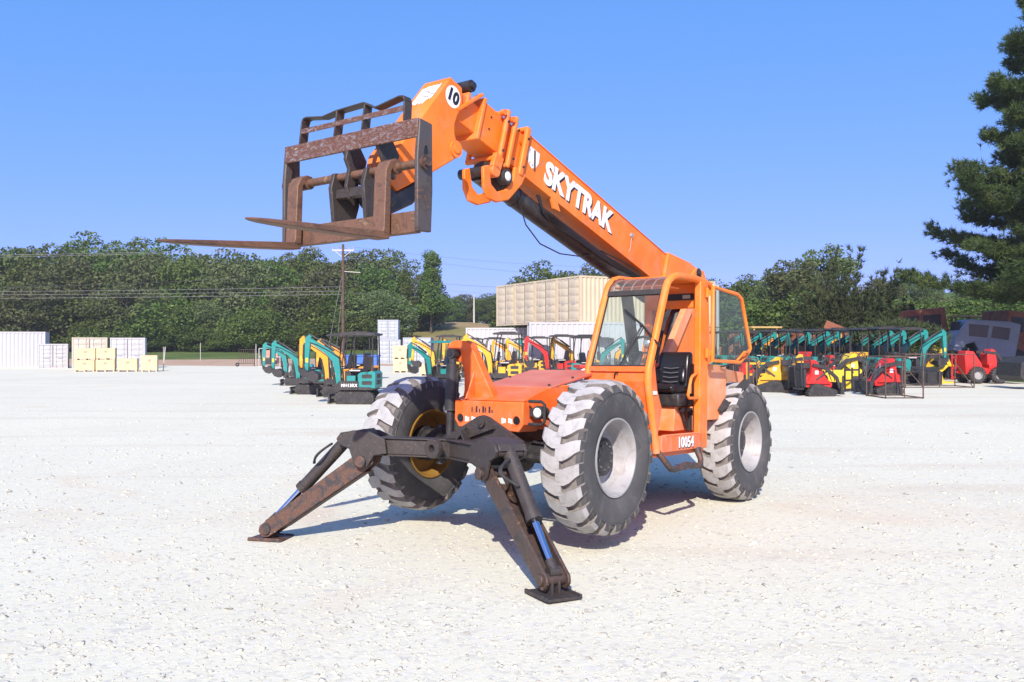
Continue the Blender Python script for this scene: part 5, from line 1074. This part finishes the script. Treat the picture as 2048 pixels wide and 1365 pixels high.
def quads(name, V, F, mat):
    me = bpy.data.meshes.new(name); me.vertices.add(len(V)); me.vertices.foreach_set('co', np.ascontiguousarray(V, dtype=np.float32).ravel())
    k = F.shape[1]; me.loops.add(F.size); me.loops.foreach_set('vertex_index', F.ravel().astype(np.int32)); me.polygons.add(len(F))
    me.polygons.foreach_set('loop_start', np.arange(0, F.size, k, dtype=np.int32)); me.polygons.foreach_set('loop_total', np.full(len(F), k, dtype=np.int32)); me.update(); me.materials.append(mat); return me
def unit(n):
    v = rng.normal(size=(n, 3)); return v/np.linalg.norm(v, axis=1)[:, None]
def leaf_cards(P, size, up=.3):
    n = len(P); a = unit(n); a[:, 2] += up; a /= np.linalg.norm(a, axis=1)[:, None]; t = np.cross(a, unit(n)); t /= np.linalg.norm(t, axis=1)[:, None]+1e-9; b = np.cross(a, t)
    s = size*rng.uniform(.55, 1.35, n)[:, None]; t = t*s; b = b*s*.62
    V = np.stack([P-t, P-b*.9+t*.1, P+t, P+b+t*.05], 1).reshape(-1, 3); return V, np.arange(4*n).reshape(-1, 4)
def crown(H, Wd, z0, nclump, per, leaf, seed, shape='round'):
    global rng
    rng = np.random.default_rng(seed); P = []; hc = (H-z0)/2; cz = z0+hc
    for _ in range(nclump):
        d = unit(1)[0]; r = rng.uniform(.45, 1.0)**.5
        c = np.array([d[0]*Wd/2*r, d[1]*Wd/2*r, cz+d[2]*hc*r]); f = (c[2]-z0)/(H-z0)
        if shape == 'cone': c[:2] *= (1.15-f)
        if shape == 'tall': c[:2] *= .75+.5*math.sin(f*5+seed)
        if shape == 'wide': c[:2] *= 1.15-.55*f
        cr = rng.uniform(.75, 1.5)*Wd/9.0+.30
        q = unit(per)*(rng.uniform(.35, 1.0, per)**.6)[:, None]*cr*np.array([1.15, 1.15, .72]); P.append(c+q)
    P = np.concatenate(P); return leaf_cards(P, leaf)
def trunk(H, r, z1, nb, Wd, seed):
    random.seed(seed); b = MB(); b.tube([(0, 0, -.3), (.1, 0, z1*.4), (.0, .1, z1), (.15, .05, H*.8)], [r*1.25, r, r*.75, r*.15], 8)
    for i in range(nb):
        a = i*2.4+random.random(); z = z1*.6+(H*.75-z1*.6)*i/nb; q = Wd*.38*(1-.4*i/nb)
        b.tube([(0, 0, z), (q*.5*math.cos(a), q*.5*math.sin(a), z+q*.35), (q*math.cos(a), q*math.sin(a), z+q*.8)], [r*.45, r*.28, r*.08], 5)
    return b.mesh('trunk', BARK)
PROTO = []
for i, (H, Wd, z0, nc, per, lf, mt, shp) in enumerate(((15, 10, 1.2, 92, 72, .36, LEAF, 'round'), (13, 9.5, .4, 92, 72, .34, LEAF, 'wide'), (17, 7.5, 2.5, 84, 70, .34, LEAF, 'tall'), (12, 10, .2, 95, 72, .34, LEAF2, 'round'), (16, 9, 3.5, 75, 66, .36, LEAF2, 'tall'), (7, 8, .0, 80, 70, .30, LEAF, 'wide'), (14, 7, 2.0, 80, 68, .33, LEAF, 'cone'))):
    V, F = crown(H, Wd, z0, nc, int(per*2.1), lf*.64, 100+i, shp); PROTO.append((quads('crown', V, F, mt), trunk(H, .22, H*.3, 9, Wd, i), H))
def tree(label, px, Y, top_px, proto, group=None, wid=1.0, name='tree'):
    x = at(px, Y); z = land(x, Y); H = 1.823+(690.7-top_px)/1740*Y-z; c, tr, H0 = PROTO[proto]; k = H/H0
    t = thing(name, label, 'tree', (x, Y, z), random.uniform(0, 6.28), group); t.scale = (k*wid, k*wid, k)
    link('crown', c, t); link('trunk', tr, t); return t
random.seed(21)
gl = 'broadleaf trees of the wood along the field'; 
# tree wall on the left: (px, top, depth, proto)
line = [(-420, 515, 134, 1), (-360, 500, 138, 0), (-300, 520, 130, 3), (-240, 505, 136, 4), (-180, 515, 130, 0), (-120, 498, 138, 1), (-60, 505, 132, 0), (5, 498, 130, 1), (58, 500, 134, 3), (105, 497, 128, 0), (146, 520, 126, 3), (186, 474, 142, 0), (222, 520, 127, 1), (258, 483, 146, 4), (298, 512, 128, 3), (330, 486, 140, 0), (365, 520, 126, 1), (402, 512, 134, 3), (440, 506, 138, 0), (478, 522, 127, 3), (515, 512, 134, 1), (552, 525, 128, 0), (600, 506, 140, 4), (632, 503, 136, 0), (668, 532, 126, 3), (712, 506, 132, 4), (745, 530, 128, 1), (776, 502, 138, 4), (806, 546, 130, 6), (838, 552, 132, 3)]
for px, tp, Y, pr in line: tree('leafy broadleaf tree in the dense wood beyond the grass field', px, Y, tp, pr, gl, 1.12)
tree('tall narrow tree standing above the wood beside the hill', 862, 128, 494, 2, None, .95)
for i in range(-5, 15): tree('low leafy understorey tree at the foot of the wood', -40+i*58+random.uniform(-18, 18), 119+random.uniform(-2, 4), 596+random.uniform(-34, 26), (5, 1, 3)[i % 3], 'understorey trees at the foot of the wood', 1.35)
for i in range(12): tree('low bushy tree filling the edge of the wood', -20+i*70+random.uniform(-20, 20), 116+random.uniform(-1, 2), 645+random.uniform(-22, 14), 5, 'bushes at the edge of the wood', 1.5)
for i, (px, tp) in enumerate(((905, 597), (928, 590), (952, 596), (975, 590), (1000, 586), (1025, 580), (880, 600))): tree('small dark tree on the rise behind the pale pole', px, 190+4*(i % 3), tp, (0, 3, 1)[i % 3], 'trees on the rise behind the hill', 1.3)
for px, tp, Y, pr in ((1048, 556, 108, 1), (1092, 531, 112, 0), (1130, 545, 116, 3), (1190, 534, 118, 4), (1225, 545, 120, 0), (1290, 545, 120, 1)): tree('round tree showing above the tan containers', px, Y, tp, pr, 'trees behind the tan containers', 1.15)
for px, tp, Y, pr in ((1400, 560, 105, 1), (1470, 568, 98, 1), (1505, 556, 96, 0), (1545, 544, 98, 0), (1566, 560, 92, 3)): tree('dark tree behind the scrap machines and teal excavators', px, Y, tp, pr, 'dark trees right of the cab', 1.2)
tree('light green tree with a pale trunk beside the big cedar', 1592, 82, 524, 4, None, 1.1); tree('pale leafy tree rising behind the big cedar', 1650, 86, 498, 4, None, 1.05)
for px, tp, Y, pr in ((1618, 590, 76, 5), (1560, 610, 78, 5), (1500, 606, 80, 5), (1448, 610, 82, 5)): tree('bushy undergrowth tree behind the scrap row', px, Y, tp, pr, 'undergrowth behind the scrap row', 1.3)
for i in range(12): tree('pale tree on the slope beyond the truck', 1762+i*30, 112+7*(i % 3), 560-8*math.sin(i*.9)+10*(i % 2), (3, 4, 0)[i % 3], 'trees on the slope beyond the truck', 1.5)
for i in range(9): tree('low bushy tree on the slope behind the scrap machines', 1750+i*42, 84+5*(i % 2), 592+8*(i % 3), (5, 3)[i % 2], 'low trees behind the truck cab', 1.5)
for px, tp in ((1808, 556), (1850, 552)): tree('small conifer-shaped tree on the far slope', px, 120, tp, 6, 'pointed trees on the far slope', .8)
# cedar: feathery sprays
def sprays(P, D, L, mat, name, n_bl=9, w=.012, spread=.5):
    n = len(P); P = np.repeat(P, n_bl, 0); D = np.repeat(D, n_bl, 0)+rng.normal(size=(n*n_bl, 3))*spread; D /= np.linalg.norm(D, axis=1)[:, None]
    Ln = L*rng.uniform(.6, 1.25, len(P))[:, None]; s = np.cross(D, unit(len(P))); s /= np.linalg.norm(s, axis=1)[:, None]+1e-9
    V = np.stack([P-s*w, P+s*w, P+D*Ln], 1).reshape(-1, 3); return quads(name, V, np.arange(len(V)).reshape(-1, 3), mat)
rng = np.random.default_rng(55)
Y = 60; x = at(1700, Y); H = 1.823+(690.7-500)/1740*Y; t = thing('cedar_tree', 'big feathery cedar with upswept sprays over the teal excavators', 'tree', (x, Y, land(x, Y)), 0)
CED = leaf_mat('cedar_foliage', (.040, .066, .024), (.070, .100, .036), (.105, .130, .052))
P = []; D = []
for i in range(230):
    a = rng.uniform(0, 6.283); u = rng.random()**.7; ang = R(8+64*u); ln = H*rng.uniform(.62, 1.05)*(1-.28*u); d = np.array([math.cos(a)*math.sin(ang)*.80, math.sin(a)*math.sin(ang)*.80, math.cos(ang)]); b0 = np.array([0, 0, .3])
    k = 30; f = rng.uniform(.30, 1, k); q = b0+d*ln*f[:, None]+np.array([0, 0, -1.])*((1-f)*f*1.2)[:, None]+rng.normal(size=(k, 3))*.22*(1.25-f)[:, None]; P.append(q); D.append(np.tile(d, (k, 1)))
P = np.concatenate(P); D = np.concatenate(D); P[:, 2] = np.maximum(P[:, 2], .1)
link('foliage', sprays(P, D, .42, CED, 'foliage', 9, .035, .55), t)
b = MB()
for i in range(12): a = i*.53; b.tube([(0, 0, 0), (math.cos(a)*.5, math.sin(a)*.5, H*.35), (math.cos(a)*1.6, math.sin(a)*1.6, H*.7)], [.12, .07, .02], 5)
link('trunk', b.mesh('trunk', BARK), t)
# low conifer boughs in front of the wreck
t = thing('cedar_shrub', 'low spreading evergreen shrub between the cedar and the wreck', 'shrub', (at(1795, 46), 46, 0), 0)
P = unit(1500)*(rng.random(1500)**.45)[:, None]*np.array([2.6, 1.6, 1.0])+np.array([0, 0, 2.1]); D = (P-np.array([0, 0, 1.2])); D /= np.linalg.norm(D, axis=1)[:, None]
link('foliage', sprays(P, D, .34, CED, 'foliage', 9, .03, .7), t); link('trunk', MB().tube([(0, 0, -.2), (.1, 0, 1.0), (.3, 0, 2.4)], [.12, .09, .03], 6).mesh('trunk', BARK), t)
# pine on the right
rng = np.random.default_rng(91)
Y = 44; x = at(2128, Y); t = thing('pine_tree', 'tall dark pine with layered needle boughs beside the truck cab', 'tree', (x, Y, 0), 0); H = 21.8
P = []; D = []; b = MB().tube([(0, 0, -.3), (.05, 0, 6), (-.1, .05, 12), (0, 0, H)], [.30, .24, .14, .03], 10)
z = 4.3; i = 0
while z < H-.3:
    f = (z-4.3)/(H-4.3); R0 = (6.3*(1-f)**.75+.3)*(.80+.30*math.sin(i*1.9)); nb = 7 if f < .8 else 5
    for j in range(nb):
        a = i*1.1+j*6.283/nb+rng.uniform(-.3, .3); Lb = R0*rng.uniform(.70, 1.08); rise = rng.uniform(-.05, .28)
        tip = np.array([math.cos(a)*Lb, math.sin(a)*Lb, Lb*rise]); base = np.array([0, 0, z]); sag = -.10*Lb
        def bp(s): return base+tip*s+np.array([0, 0, sag*4*s*(1-s)*.6+.25*s*s])
        b.tube([tuple(bp(s)) for s in (0, .35, .7, 1)], [.055*(1-f*.6), .04*(1-f*.5), .025, .010], 5)
        nt_ = int(44+76*Lb/5)
        for _ in range(nt_):
            s = rng.uniform(.30, 1)**.8; o = bp(s); sidev = np.array([-math.sin(a), math.cos(a), 0])*rng.normal()*(.30+.55*(1-s)*Lb/4)
            fw = rng.uniform(0, .3); p = o+sidev+np.array([math.cos(a), math.sin(a), 0])*fw+np.array([0, 0, rng.uniform(-.15, .42)])
            dirn = np.array([math.cos(a)*.6, math.sin(a)*.6, .55])+sidev*.6
            for m_ in range(3): P.append(p+rng.normal(size=3)*.10); D.append(dirn)
    z += .54+.2*f; i += 1
P = np.array(P); D = np.array(D); D /= np.linalg.norm(D, axis=1)[:, None]
link('needles', sprays(P, D, .30, PINE, 'needles', 13, .022, .85), t); link('trunk', b.mesh('trunk', BARK), t)
# ---------------------------------------------------------------- summer haze
hz = MB().box(-2600, 2600, -400, 3600, -2.0, 26).build('haze', None); hz['kind'] = 'stuff'
hm_ = bpy.data.materials.new('haze'); hm_.use_nodes = True; nt = hm_.node_tree; nt.nodes.clear()
ou = nt.nodes.new('ShaderNodeOutputMaterial'); pv = nt.nodes.new('ShaderNodeVolumePrincipled'); nt.links.new(pv.outputs[0], ou.inputs['Volume'])
pv.inputs['Density'].default_value = .00035; pv.inputs['Color'].default_value = (.80, .88, .95, 1); pv.inputs['Anisotropy'].default_value = .0
hz.data.materials.clear(); hz.data.materials.append(hm_)
tag(hz, 'thin pale summer haze over the yard and wood', 'haze')
